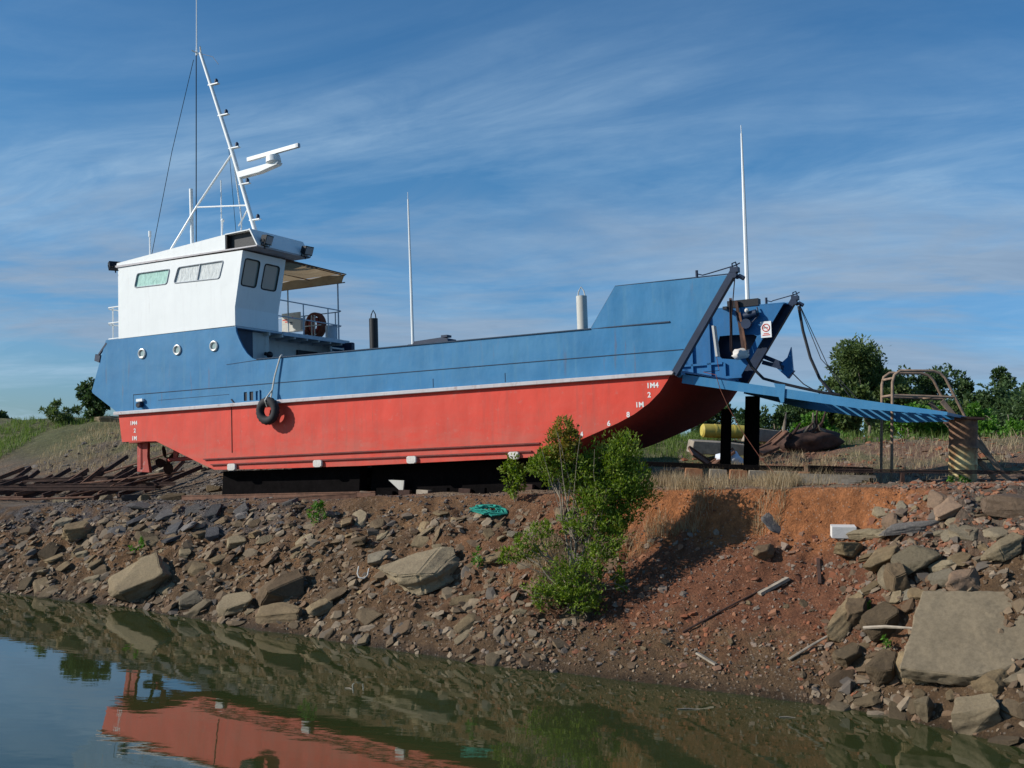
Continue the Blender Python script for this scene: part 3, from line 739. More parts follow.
# --- bow ramp, hinged at the strake and resting on the pillar
ramp = MB()
S0 = (15.78, 0.0); S1 = (20.78, -1.03)
rl = math.hypot(S1[0]-S0[0], S1[1]-S0[1]); ra = math.atan2(S1[1]-S0[1], S1[0]-S0[0])
def rp(u, y, w): return (S0[0]+u*math.cos(ra)-w*math.sin(ra), y, S0[1]+u*math.sin(ra)+w*math.cos(ra))
ry0, ry1 = 0.22, B-0.24
re = empty('bow_ramp'); re.parent = barge
for y in (ry0, ry1):
    c = MB()
    def sq(u0, u1, a, b2, d): # tapered web
        c.add([rp(u0, y-0.04, a), rp(u0, y+0.04, a), rp(u0, y+0.04, b2), rp(u0, y-0.04, b2), rp(u1, y-0.04, a), rp(u1, y+0.04, a), rp(u1, y+0.04, d), rp(u1, y-0.04, d)], [(0, 1, 2, 3), (7, 6, 5, 4), (0, 4, 5, 1), (1, 5, 6, 2), (2, 6, 7, 3), (3, 7, 4, 0)])
    if y == ry0: sq(-0.02, 3.6, 0.0, -0.18, -0.17); sq(3.6, rl, 0.0, -0.17, -0.06)
    else: sq(-0.02, 1.4, 0.0, -0.20, -0.34); sq(1.4, 3.6, 0.0, -0.34, -0.33); sq(3.6, rl, 0.0, -0.33, -0.07)
    c.build('ramp_side', M['blue'], re)
c = MB()
mid = (ry0+ry1)/2; wd = ry1-ry0-0.1
def slab(u0, u1, w0, w1, y0, y1, cc):
    cc.add([rp(u, y, w) for u in (u0, u1) for y in (y0, y1) for w in (w0, w1)], [(0, 1, 3, 2), (4, 6, 7, 5), (0, 4, 5, 1), (2, 3, 7, 6), (0, 2, 6, 4), (1, 5, 7, 3)])
slab(0.0, 1.55, -0.015, -0.035, ry0+0.042, ry1-0.042, c)
c.build('ramp_plate', M['blue_in'], re)
c = MB()
u = 1.62
while u < rl-0.12:
    slab(u, u+0.115, -0.012, -0.045, ry0+0.042, ry1-0.042, c); u += 0.27
slab(rl-0.12, rl, -0.005, -0.06, ry0+0.042, ry1-0.042, c)
c.build('ramp_slats', M['blue'], re)
c = MB()
for y in (1.6, 3.1): slab(0.05, rl-0.05, -0.05, -0.12, y-0.03, y+0.03, c)
for u in (0.9, 1.5): slab(u, u+0.05, -0.056, -0.15, ry0+0.045, ry1-0.045, c)
c.build('ramp_bearer', M['blue_in'], re)
c = MB()
for y in (0.28, B-0.28):
    c.tube([(15.68, y-0.14, 0.0), (15.68, y+0.14, 0.0)], 0.055, 10)
c.tube([(15.70, ry0, -0.01), (15.70, ry1, -0.01)], 0.03, 8)
c.prism([(17.62, -0.30), (17.84, -0.34), (17.80, -0.68), (17.74, -0.70)], ry0-0.07, ry0-0.045)
c.build('ramp_hinge', M['blue'], re)
c = MB()
c.tube([(17.08, B-0.1, 1.78), (17.15, B-0.1, 1.2), (17.3, B-0.15, 0.55), (17.5, B-0.2, 0.05), (17.75, B-0.25, -0.28), (17.95, B-0.3, -0.36), (17.6, B-0.32, -0.29), (17.1, B-0.35, -0.15), (16.6, B-0.38, 0.0), (16.25, B-0.42, 0.12), (16.0, B-0.44, 0.4), (15.9, B-0.47, 0.62)], 0.035, 8)
c.build('hydraulic_hose', M['blackpaint'], barge)
c = MB()
c.tube([(17.08, B-0.05, 1.85), (17.75, B-0.2, 0.2), (18.2, B-0.26, -0.46)], 0.010, 5); c.tube([(17.08, B-0.1, 1.85), (17.55, B-0.2, 0.5), (18.35, B-0.27, -0.50)], 0.010, 5)
c.tube([(16.75, B+0.1, 0.3), (17.1, B-0.1, -0.05), (17.5, B-0.26, -0.30)], 0.014, 5)
c.build('ramp_wire', M['blackpaint'], barge)
c = MB(); c.tube([(15.2, 0.25, 0.95), (15.42, 0.35, 0.85), (15.6, 0.2, 0.9), (15.8, 0.1, 1.1)], 0.014, 6); c.sphere((15.62, 0.35, 0.28), 0.07, 8, 6); c.build('mooring_line', M['rope'], barge)
c = MB(); c.tube([(15.42, 3.5, 0.62), (15.5, 3.4, 0.3), (16.2, 0.16, 0.02), (16.47, 0.12, -0.06), (16.55, 0.10, -0.35), (16.7, 0.1, -0.72), (16.95, 0.1, -1.2), (17.3, 0.1, -1.75), (17.6, 0.1, -2.1)], 0.007, 5); c.build('thin_red_line', M['orange_ring'], barge)

# --- stern gear: rudder, shaft, propeller
yc = 1.05
c = MB(); c.prism([(-0.30, -0.72), (0.10, -0.72), (0.08, -1.1), (0.16, -1.56), (-0.31, -1.52)], yc-0.05, yc+0.05); c.tube([(-0.16, yc, -0.60), (-0.16, yc, -1.45)], 0.08, 10); c.box((-0.05, yc, -0.69), (0.7, 0.5, 0.1)); c.build('rudder', M['red_old'], barge, bevel=0.015)
c = MB(); c.tube([(0.55, yc, -1.24), (3.2, yc, -1.18)], 0.055, 10); c.prism([(1.0, -0.76), (1.3, -0.76), (1.12, -1.2), (1.0, -1.2)], yc-0.02, yc+0.02); c.build('propeller_shaft', M['red_old'], barge)
c = MB(); c.tube([(0.62, yc, -1.24), (0.80, yc, -1.235)], 0.085, 10)
for k in range(4):
    a0 = k*PI/2+0.3; pts = []
    for i in range(7):
        a = 2*PI*i/7
        r = 0.24+0.17*math.cos(a); w = 0.13*math.sin(a)
        ang = a0; cy, cz = math.cos(ang), math.sin(ang)
        pts.append((0.71+w*0.5, yc+cy*r-cz*w, -1.238+cz*r+cy*w))
    c.add(pts+[(p[0]+0.02, p[1], p[2]) for p in pts], [tuple(range(7)), tuple(range(13, 6, -1))]+[(i, (i+1) % 7, 7+(i+1) % 7, 7+i) for i in range(7)])
c.build('propeller', M['rust_dark'], barge)

# --- tyre fender hung over the side on a rope
ty = empty('tyre_fender', label='old black tyre hung on a rope over the barge side, right of the freeing port', cat='tyre')
ty.matrix_world = BOATM@Matrix.Translation((5.30, -0.21, -0.19))
c = MB(); n = 40; R0, r0 = 0.235, 0.105
vs = []; fs = []; mth = 14
for i in range(n):
    a = 2*PI*i/n
    for j in range(mth):
        b2 = 2*PI*j/mth
        rr2 = R0+r0*math.cos(b2)*(1.0); w = 0.10*math.sin(b2)
        if abs(b2) < 1.2 or b2 > 2*PI-1.2: rr2 += 0.008*(1 if i % 2 else -1)
        vs.append((rr2*math.cos(a), w, rr2*math.sin(a)))
for i in range(n):
    for j in range(mth): fs.append((i*mth+j, i*mth+(j+1) % mth, ((i+1) % n)*mth+(j+1) % mth, ((i+1) % n)*mth+j))
c.add(vs, fs, 0, True); c.build('tyre', M['dark'], ty)
c = MB(); c.tube([(0.26, 0.26, 1.36), (0.27, 0.21, 1.345), (0.27, 0.175, 1.31), (0.12, 0.14, 0.85), (0.0, 0.1, 0.24), (-0.01, -0.02, 0.11), (0.02, -0.12, 0.25), (0.0, 0.0, 0.36), (0.05, 0.1, 0.5)], 0.02, 7); c.build('rope', M['rope'], ty)
# ---------------------------------------------------------------- ground, water
def axis(segs):
    out = []
    for a, b, d in segs:
        n = max(1, round((b-a)/d))
        out += [a+(b-a)*i/n for i in range(n)]
    out.append(segs[-1][1]); return out
XS = axis([(-1500, -300, 200), (-300, -60, 24), (-60, -26, 1.7), (-26, -13.5, 0.25), (-13.5, 9.5, 0.065), (9.5, 22, 0.25), (22, 60, 1.9), (60, 300, 24), (300, 1500, 200)])
YS = axis([(-60, 8, 8), (8, 13.4, 0.6), (13.4, 28, 0.065), (28, 48, 0.22), (48, 80, 1.6), (80, 300, 22), (300, 2500, 300)])
def ground_colour(X, Y, z):
    s, t = to_st(X, Y)
    nA = noise.fractal(Vector((X*0.55, Y*0.55, 3)), 1, 2, 4); nB = noise.fractal(Vector((X*2.1, Y*2.1, 9)), 1, 2, 4); nC = noise.noise(Vector((X*7, Y*7, z*7)))
    tt = lerp_table(T_TOP, s); ts = lerp_table(T_SH, s)
    mud = Vector((0.165, 0.102, 0.054)); soil = Vector((0.230, 0.128, 0.062)); orange = Vector((0.50, 0.195, 0.074)); redd = Vector((0.255, 0.105, 0.054))
    greyg = Vector((0.165, 0.135, 0.105)); tan = Vector((0.29, 0.21, 0.135)); grass = Vector((0.12, 0.16, 0.045)); slate = Vector((0.11, 0.105, 0.105)); pink = Vector((0.27, 0.15, 0.11))
    c = soil.lerp(mud, sm(-0.3, 0.4, nA))
    u = (t-tt)/(ts-tt)
    cut = sm(13.2, 14.8, s+0.8*nA)*(1-sm(20.3, 21.8, s+0.8*nA))
    if t < tt+0.1:                                # the flat and the land behind it
        flat = tan.lerp(pink, sm(-0.2, 0.3, nA)*sm(5, 8, s)*(1-sm(13, 15, s))).lerp(greyg, (1-sm(4, 8, s))*0.75)
        flat = flat.lerp(soil, sm(0.0, 0.5, nB)*0.6)
        k = sm(5.0, 8.0, -t)
        back = Vector((0.27, 0.135, 0.085)).lerp(tan, sm(-0.2, 0.4, nA))
        if s < 12: back = greyg.lerp(tan, 0.5+nA*0.5)
        g2 = 0.6*sm(0.0, 0.25, nA+0.15+0.5*(1-sm(-12, -6, s))) * (1-sm(10, 14, s)) if s < 10 else sm(0.1, 0.4, nA+0.5*(1-sm(13, 15.5, s)))*0.6
        back = back.lerp(grass, g2)
        c = flat.lerp(back, k)
        c = c.lerp(tan, sm(16, 19, s)*0.4)
    kb = sm(-0.12, 0.02, u)
    if t > tt-0.5:
        b = c if t > tt+0.1 else soil.lerp(mud, 0.3)
        b = b.lerp(redd, cut*(1-sm(0.55, 0.85, u+0.2*nB))*0.95)
        b = b.lerp(orange, cut*(1-sm(0.09, 0.24, u+0.16*nB))*sm(13.0, 14.6, s)*0.9)
        b = b.lerp(redd, sm(10.5, 13, s)*(1-cut)*(1-sm(20, 22, s))*0.35)
        b = b.lerp(slate, (1-sm(5.5, 9.5, s+nA*2))*(1-sm(0.28, 0.5, u))*sm(-0.1, 0.3, nB+0.2)*0.85)
        b = b.lerp(greyg, sm(20.2, 21.5, s)*(1-sm(0.25, 0.4, u))*0.8)
        b = b.lerp(mud, sm(0.66, 0.92, u+0.08*nB)*0.9)
        c = c.lerp(b, kb)
    c = c*(1+0.22*nB+0.10*nC)
    # soaked and silt-dark close to the water, underwater mud
    c = c*(1-0.45*(1-sm(0.03, 0.17+0.05*nA, z)))
    if z < 0: c = Vector((0.05, 0.048, 0.028))
    return c
def make_ground():
    nx, ny = len(XS), len(YS)
    vs = []; cols = np.ones((nx*ny, 4), dtype=np.float32); k = 0
    for y in YS:
        for x in XS:
            z = height(x, y); vs.append((x, y, z))
            c = ground_colour(x, y, z); cols[k, :3] = (max(0.01, c.x), max(0.01, c.y), max(0.01, c.z)); k += 1
    i = np.arange(nx*ny).reshape(ny, nx)
    q = np.stack([i[:-1, :-1], i[:-1, 1:], i[1:, 1:], i[1:, :-1]], -1).reshape(-1, 4)
    me = bpy.data.meshes.new('ground'); me.from_pydata(vs, [], q.tolist())
    a = me.color_attributes.new('soil', 'FLOAT_COLOR', 'POINT'); a.data.foreach_set('color', cols.ravel())
    me.polygons.foreach_set('use_smooth', [True]*len(me.polygons))
    m, nt, b = nodes('earth')
    at = N(nt, 'ShaderNodeAttribute', attribute_name='soil')
    v = N(nt, 'ShaderNodeNewGeometry').outputs['Position']
    f1 = noise_f(nt, v, 7, 8, 0.8, 0.35, 0.65); f2 = noise_f(nt, v, 34, 6, 0.75, 0.40, 0.60)
    c = mixc(nt, f1, mixc(nt, 1.0, at.outputs['Color'], (0.60, 0.60, 0.62), 'MULTIPLY'), mixc(nt, 1.0, at.outputs['Color'], (1.30, 1.27, 1.22), 'MULTIPLY'))
    c = mixc(nt, math_n(nt, 'MULTIPLY', f2, 0.5), c, mixc(nt, 1.0, c, (0.45, 0.45, 0.45), 'MULTIPLY'))
    # small stones: voronoi flecks, some pale
    vo = N(nt, 'ShaderNodeTexVoronoi', Scale=22.0); vo.inputs['Randomness'].default_value = 1.0; nt.links.new(v, vo.inputs['Vector'])
    sep = N(nt, 'ShaderNodeSeparateColor'); nt.links.new(vo.outputs['Color'], sep.inputs[0])
    pk = N(nt, 'ShaderNodeMapRange'); pk.inputs['From Min'].default_value = 0.80; pk.inputs['From Max'].default_value = 0.86; nt.links.new(sep.outputs[0], pk.inputs['Value'])
    dk = N(nt, 'ShaderNodeMapRange'); dk.inputs['From Min'].default_value = 0.42; dk.inputs['From Max'].default_value = 0.30; nt.links.new(vo.outputs['Distance'], dk.inputs['Value'])
    c = mixc(nt, math_n(nt, 'MULTIPLY', math_n(nt, 'MULTIPLY', pk.outputs[0], dk.outputs[0]), 0.55), c, mixc(nt, 0.6, c, (0.45, 0.38, 0.30)))
    nt.links.new(c, b.inputs['Base Color'])
    sx = N(nt, 'ShaderNodeSeparateXYZ'); nt.links.new(v, sx.inputs[0])
    r = N(nt, 'ShaderNodeMapRange'); r.inputs['From Min'].default_value = 0.03; r.inputs['From Max'].default_value = 0.18; r.inputs['To Min'].default_value = 0.45; r.inputs['To Max'].default_value = 0.95
    nt.links.new(sx.outputs['Z'], r.inputs['Value']); nt.links.new(r.outputs[0], b.inputs['Roughness'])
    b.inputs['Specular IOR Level'].default_value = 0.25
    hh = math_n(nt, 'ADD', math_n(nt, 'MULTIPLY', f1, 1.0), math_n(nt, 'MULTIPLY', f2, 0.35))
    hh = math_n(nt, 'ADD', hh, math_n(nt, 'MULTIPLY', math_n(nt, 'SUBTRACT', 1.0, vo.outputs['Distance']), 0.5))
    bump(nt, b, hh, 0.9, 0.035)
    me.materials.append(m)
    o = bpy.data.objects.new('ground', me); link(o); tag(o, 'brown stony creek bank rising to the slipway flat and a low ridge', 'ground', kind='structure')
make_ground()

def make_water():
    m, nt, b = nodes('creek_water')
    v = N(nt, 'ShaderNodeTexCoord').outputs['Object']
    f = noise_f(nt, v, 0.5, 4, 0.6, 0.35, 0.65)
    nt.links.new(mixc(nt, f, (0.032, 0.042, 0.013), (0.042, 0.052, 0.017)), b.inputs['Base Color'])
    b.inputs['Roughness'].default_value = 0.015; b.inputs['IOR'].default_value = 1.36
    b.inputs['Specular IOR Level'].default_value = 0.85
    n1 = noise_f(nt, v, 1.1, 2, 0.5, 0, 1, (1, 1.6, 1)); n2 = noise_f(nt, v, 4.5, 3, 0.55, 0, 1, (1, 1.8, 1))
    bump(nt, b, math_n(nt, 'ADD', n1, math_n(nt, 'MULTIPLY', n2, 0.16)), 0.10, 0.022)
    c = MB(); S = 1
    xs = [-900, -60, -13, 0, 14, 60, 900]; ys = [-60, 5, 13, 22, 27, 60, 90]
    vs = [(x, y, 0) for y in ys for x in xs]; n = len(xs)
    c.add(vs, [(j*n+i, j*n+i+1, (j+1)*n+i+1, (j+1)*n+i) for j in range(len(ys)-1) for i in range(n-1)])
    o = c.build('creek_water', m); tag(o, 'still murky green creek water', 'water', kind='structure')
    for p in o.data.polygons:
        if p.normal.z < 0: p.flip()
make_water()

# ---------------------------------------------------------------- stones
def rock_mesh(name, seed, shape=(1, 1, 0.6), npts=16, detail=0, rnd=0.5, smooth=False):
    """a block with its corners and edges struck off by random planes, then roughened"""
    r = random.Random(seed); bm = bmesh.new()
    bmesh.ops.create_cube(bm, size=1.0)
    for v in bm.verts: v.co = Vector((v.co.x*r.uniform(0.8, 1.05), v.co.y*r.uniform(0.8, 1.05), v.co.z*r.uniform(0.85, 1.05)))
    round_ = rnd < 0.3
    for i in range(14 if round_ else 8+npts % 6):
        n = Vector((r.gauss(0, 1), r.gauss(0, 1), r.gauss(0, 0.55 if not round_ else 1))).normalized()
        m = max(abs(n.x), abs(n.y), abs(n.z))
        d = (0.46 if round_ else 0.31+0.20*r.random())*(1 if round_ else (0.8+0.35*(1/m-0.7)))
        g = bmesh.ops.bisect_plane(bm, geom=bm.verts[:]+bm.edges[:]+bm.faces[:], plane_co=n*d, plane_no=n, clear_outer=True)
        ed = [e for e in g['geom_cut'] if isinstance(e, bmesh.types.BMEdge)]
        if len(ed) > 2: bmesh.ops.contextual_create(bm, geom=ed)
    for v in bm.verts: v.co = Vector((v.co.x*shape[0], v.co.y*shape[1], v.co.z*shape[2]))
    bmesh.ops.remove_doubles(bm, verts=bm.verts, dist=0.02)
    bmesh.ops.recalc_face_normals(bm, faces=bm.faces)
    if detail: bmesh.ops.bevel(bm, geom=list(bm.edges), offset=0.03, segments=2, affect='EDGES', clamp_overlap=True)
    bmesh.ops.triangulate(bm, faces=bm.faces)
    for k in range(detail+1 if detail else 0):
        bmesh.ops.subdivide_edges(bm, edges=[e for e in bm.edges if e.calc_length() > (0.07 if detail > 1 else 0.13)], cuts=1)
        bmesh.ops.triangulate(bm, faces=bm.faces)
    if detail:
        bm.normal_update()
        for v in bm.verts:
            p = v.co*2.4+Vector((seed, 0, 0))
            v.co += v.normal*(0.045*noise.fractal(p, 1, 2, 3)+0.014*noise.noise(v.co*7+Vector((0, seed, 0))))
    me = bpy.data.meshes.new(name); bm.to_mesh(me); bm.free()
    if detail:
        for p in me.polygons: p.use_smooth = True
        try: me.set_sharp_from_angle(angle=math.radians(38))
        except Exception: pass
    return me
def normal_at(x, y):
    d = 0.25
    return Vector((height(x-d, y)-height(x+d, y), height(x, y-d)-height(x, y+d), 2*d)).normalized()
def place_rock(me, x, y, size, rz=0.0, tilt=0.6, sink=0.2, dz=0.0, name='rock', extra=(0, 0), **k):
    o = bpy.data.objects.new(name, me); link(o)
    n = normal_at(x, y); n = Vector((0, 0, 1)).lerp(n, tilt).normalized()
    q = Vector((0, 0, 1)).rotation_difference(n)
    from mathutils import Euler
    R = q.to_matrix()@Euler((extra[0], extra[1], rz)).to_matrix()
    sz = size if isinstance(size, (tuple, list)) else (size,)*3
    zext = 0.5*sz[2]
    o.matrix_world = Matrix.Translation(Vector((x, y, height(x, y)+dz))+n*(zext*(0.6-sink)))@R.to_4x4()@Matrix.Diagonal((*sz, 1))
    return tag(o, **k)
def with_mat(me, mat):
    me.materials.clear(); me.materials.append(mat); return me
# named stones: x, y, (length, width, thickness), turn, material, label
NAMED = [
 (-7.78, 24.78, (1.30, 0.95, 0.45), 0.3, 'rock', 'large rounded brown slab at the waterline, leftmost big stone of the bank', 0.9, 0.25, (0, 0)),
 (-1.50, 21.69, (1.60, 1.05, 0.42), 0.25, 'rock_pale', 'large pale flat slab half way up the bank, left of the bush', 0.85, 0.1, (0, 0)),
 (-2.46, 22.74, (0.60, 0.42, 0.22), 0.6, 'rock_pale', 'small pale slab just above and left of the large flat slab', 0.8, 0.1, (0, 0)),
 (-4.35, 22.80, (1.05, 0.60, 0.45), 0.5, 'rock_dark', 'dark squared boulder above the two flat waterline slabs', 0.8, 0.25, (0, 0)),
 (-4.28, 22.12, (1.05, 0.55, 0.22), -0.3, 'rock', 'flat tan slab sloping into the water below the dark squared boulder', 0.9, 0.1, (0.1, 0)),
 (-5.27, 22.95, (0.95, 0.60, 0.25), -0.2, 'rock', 'flat brown waterline slab left of the dark squared boulder', 0.9, 0.1, (0.1, 0)),
 (-6.43, 23.6, (0.62, 0.42, 0.16), 0.2, 'rock_pale', 'small flat pale stone at the waterline between the two big slabs', 0.9, 0.1, (0, 0)),
 (-10.77, 28.05, (0.62, 0.36, 0.16), 0.5, 'rock_pale', 'whitish flat stone high on the bank at far left', 0.8, 0, (0, 0)),
 (-10.14, 27.3, (0.80, 0.5, 0.30), 0.4, 'rock', 'brown squared slab under the whitish flat stone at far left', 0.7, 0.1, (0, 0)),
 (5.74, 19.75, (0.42, 0.28, 0.20), -0.15, 'white_block', 'white rectangular block on the orange clay slope', 0.5, -0.2, (0, 0)),
 (5.78, 19.30, (0.60, 0.36, 0.28), 0.75, 'rock', 'brown stone tilted below the white block', 0.6, 0, (0, 0.4)),
 (6.06, 19.4, (0.62, 0.2, 0.14), -0.8, 'rock', 'narrow stone sliver leaning right of the white block', 0.6, 0, (0, 0)),
 (6.55, 18.80, (1.10, 0.28, 0.16), -0.1, 'rock_slate', 'long grey kerb stone lying at the top of the rubble, right of the white block', 0.3, -0.2, (0, 0)),
 (6.42, 18.15, (0.80, 0.52, 0.20), 0.35, 'rock', 'broad brown slab in the rubble below the long grey kerb stone', 0.8, 0, (0, 0)),
 (6.07, 18.63, (0.85, 0.50, 0.24), 0.8, 'rock', 'tan slab leaning at the left edge of the rubble, between the bush and the big concrete slab', 0.8, 0, (0, 0.2)),
 (6.85, 17.35, (0.62, 0.52, 0.32), 0.1, 'rock_pink', 'pinkish squared rock just above the big concrete slab', 0.6, 0.1, (0, 0)),
 (7.92, 18.33, (0.95, 0.50, 0.34), -0.45, 'rock_pink', 'large pinkish rock on the crest of the bank at the right edge', 0.3, 0.1, (0, 0.15)),
 (7.55, 17.45, (0.7, 0.4, 0.24), 0.3, 'rock', 'tan slab between the crest rock and the big concrete slab', 0.7, 0, (0, 0)),
 (5.35, 18.05, (1.05, 0.34, 0.26), 0.62, 'rock', 'long narrow stone lying diagonally in front of the rubble', 0.7, -0.05, (0, -0.1)),
 (5.72, 17.55, (0.58, 0.46, 0.34), 0.2, 'rock_dark', 'dark rounded boulder left of the big concrete slab, the upper of two', 0.7, 0.2, (0, 0)),
 (5.50, 16.80, (0.56, 0.42, 0.32), 1.0, 'rock_dark', 'dark rounded boulder near the water, the lower of two left of the concrete slab', 0.7, 0.25, (0, 0)),
 (5.12, 17.38, (0.52, 0.40, 0.26), 0.4, 'rock_dark', 'dark lumpy boulder at the foot of the clay slope beside the stick', 0.7, 0.2, (0, 0)),
 (5.85, 16.50, (0.55, 0.40, 0.34), 2.1, 'rock', 'brown stone under the lower left corner of the big concrete slab', 0.7, 0.1, (0, 0)),
 (6.66, 15.75, (0.60, 0.42, 0.26), 0.3, 'rock', 'big brown boulder below the lower edge of the concrete slabs', 0.7, 0.1, (0, 0)),
 (6.30, 15.40, (0.84, 0.55, 0.34), -0.15, 'rock', 'flat wet boulder at the waterline at far right', 0.7, 0.15, (0, 0)),
 (5.80, 15.90, (0.36, 0.26, 0.26), 0.9, 'rock', 'small brown stone standing at the waterline left of the flat wet boulder', 0.7, 0.1, (0, 0)),
 (5.43, 17.95, (0.40, 0.36, 0.34), 0.9, 'rock_dark', 'dark block wedged behind the long diagonal stone', 0.6, 0.1, (0, 0)),
 (6.05, 17.95, (0.36, 0.34, 0.50), 0.1, 'rock_dark', 'dark upright block above the left corner of the concrete slab', 0.3, 0.1, (0, 0)),
]
for i, (x, y, d, rz, mat, lab, tilt, sink, ex) in enumerate(NAMED):
    mn = 1/ max(d[0], d[1])
    if mat == 'white_block':
        c = MB(); c.box((0, 0, 0), (0.95, 0.95, 0.95)); o = c.build('block', M[mat]); me = o.data; bpy.data.objects.remove(o)
        place_rock(me, x, y, d, rz, 0.2, sink, name='white_block', extra=ex, label=lab, cat='block'); continue
    me = with_mat(rock_mesh('stone', 100+i*3, (1, 1, 1), 20 if d[2] > 0.4 else 15, 3, 0.55 if 'round' not in lab else 0.15), M[mat])
    place_rock(me, x, y, tuple(v*1.06 for v in d), rz, tilt, sink, name='slab' if 'slab' in lab else 'boulder', extra=ex, label=lab, cat='slab' if 'slab' in lab else 'rock')
# two broken pieces of a concrete ramp slab
def broken_slab(name, poly, thick, loc, rot, mat, lab):
    bm = bmesh.new()
    bot = [bm.verts.new((p[0]*1.0, p[1]*1.0, -thick)) for p in poly]; top = [bm.verts.new((p[0], p[1], 0)) for p in poly]
    n = len(poly); bm.faces.new(top); bm.faces.new(bot[::-1])
    for i in range(n): bm.faces.new((bot[i], bot[(i+1) % n], top[(i+1) % n], top[i]))
    bmesh.ops.recalc_face_normals(bm, faces=bm.faces)
    bmesh.ops.bevel(bm, geom=list(bm.edges), offset=0.02, segments=1, affect='EDGES')
    bmesh.ops.triangulate(bm, faces=bm.faces)
    for _ in range(5):
        bmesh.ops.subdivide_edges(bm, edges=[e for e in bm.edges if e.calc_length() > 0.06], cuts=1, use_grid_fill=True); bmesh.ops.triangulate(bm, faces=bm.faces)
    bm.normal_update()
    for v in bm.verts:
        edge = 1.0 if abs(v.co.z) < 0.001 else 2.2
        v.co += v.normal*edge*(0.014*noise.fractal(v.co*3, 1, 2, 4)+0.006*noise.noise(v.co*16))
    me = bpy.data.meshes.new(name); bm.to_mesh(me); bm.free(); me.materials.append(M[mat])
    for p in me.polygons: p.use_smooth = True
    me.set_sharp_from_angle(angle=math.radians(35))
    o = bpy.data.objects.new(name, me); link(o); o.location = loc; o.rotation_euler = rot
    tag(o, lab, 'slab'); return o
broken_slab('concrete_slab', [(-0.97, -0.80), (0.0, -0.90), (0.45, -0.68), (1.0, -0.20), (2.2, 0.35), (2.2, 0.85), (0.2, 0.82), (-0.72, 0.80)], 0.22, (6.64, 16.42, 1.20), (math.radians(37), math.radians(-3), math.radians(-24)), 'concrete', 'biggest broken concrete slab, leaning on the rubble at right')
broken_slab('concrete_slab', [(-0.55, -0.45), (0.2, -0.62), (1.1, -0.4), (1.2, 0.62), (0.55, 0.42), (-0.05, -0.02)], 0.2, (7.30, 15.72, 0.98), (math.radians(40), math.radians(-2), math.radians(-20)), 'concrete', 'smaller broken concrete slab cut by the right edge, below the biggest slab')

# ordinary rubble: shared shapes, one object per stone
LIB = {}
def lib(mat):
    if mat not in LIB:
        LIB[mat] = [with_mat(rock_mesh('rubble', 500+k*7+hash_s(mat), (1, 1, 1), 11+k % 5, 1, 0.5), M[mat]) for k in range(7)]
    return LIB[mat]
def hash_s(s): return sum(ord(c) for c in s)
ZONES = [  # s range, u range, count, size range, materials, label, group
 ((2.0, 7.6), (0.05, 0.45), 34, (0.16, 0.50), ['rock_slate', 'rock_slate', 'rock_dark'], 'blue-grey or dark broken stone near the top of the bank below the rudder', 'dark stones on the upper bank below the stern'),
 ((1.0, 9.0), (0.35, 1.0), 54, (0.16, 0.55), ['rock', 'rock_dark', 'rock'], 'brown broken stone in the lower bank below the stern', 'brown stones on the lower bank below the stern'),
 ((9.0, 15.2), (0.16, 0.42), 34, (0.14, 0.46), ['rock', 'rock_pale', 'rock_dark'], 'flat tan stone near the top of the bank below the middle of the barge', 'flat stones on the upper bank amidships'),
 ((9.0, 15.6), (0.3, 1.0), 42, (0.14, 0.52), ['rock', 'rock_dark', 'rock'], 'brown stone in the lower bank between the dark squared boulder and the bush', 'brown stones on the lower bank amidships'),
 ((16.3, 20.0), (0.25, 0.95), 14, (0.08, 0.20), ['rock', 'rock_dark'], 'small brown stone lying on the bare red clay slope', 'stones on the clay slope'),
 ((19.9, 23.8), (0.05, 0.60), 78, (0.18, 0.60), ['rock_pale', 'rock_pink', 'rock', 'rock_pale'], 'tan or pinkish stone in the rubble above the concrete slabs', 'rubble stones above the concrete slabs'),
 ((19.8, 23.4), (0.55, 1.02), 36, (0.16, 0.42), ['rock', 'rock_dark'], 'brown stone in the rubble beside and below the concrete slabs', 'rubble stones below the concrete slabs'),
]
rz = random.Random(5)
taken = [(a[0], a[1], max(a[2][:2])*0.42) for a in NAMED]+[(6.2, 16.9, 0.6), (6.6, 16.6, 0.8), (7.2, 16.4, 0.8), (7.3, 15.9, 0.8), (7.4, 16.7, 0.6)]
for (s0, s1), (u0, u1), cnt, (z0, z1), mats, lab, grp in ZONES:
    got = 0; tries = 0
    while got < cnt and tries < cnt*30:
        tries += 1
        s = rz.uniform(s0, s1); u = rz.uniform(u0, u1)
        tt, ts = lerp_table(T_TOP, s), lerp_table(T_SH, s)
        x, y = from_st(s, tt+(ts-tt)*u)
        z = z0+(z1-z0)*rz.random()**1.25
        if any((x-a)**2+(y-b)**2 < (r*(0.8 if s > 19 else 1)+z*0.28)**2 for a, b, r in taken): continue
        taken.append((x, y, z*0.30)); got += 1
        mat = rz.choice(mats)
        th = rz.uniform(0.16, 0.38)
        place_rock(rz.choice(lib(mat)), x, y, (z*rz.uniform(1.0, 1.55), z*rz.uniform(0.75, 1.1), z*th), rz.uniform(0, 6.3), rz.uniform(0.8, 1.0), rz.uniform(0.1, 0.5), name='rock', extra=(rz.uniform(-0.28, 0.28), rz.uniform(-0.28, 0.28)), label=lab, cat='rock', group=grp)

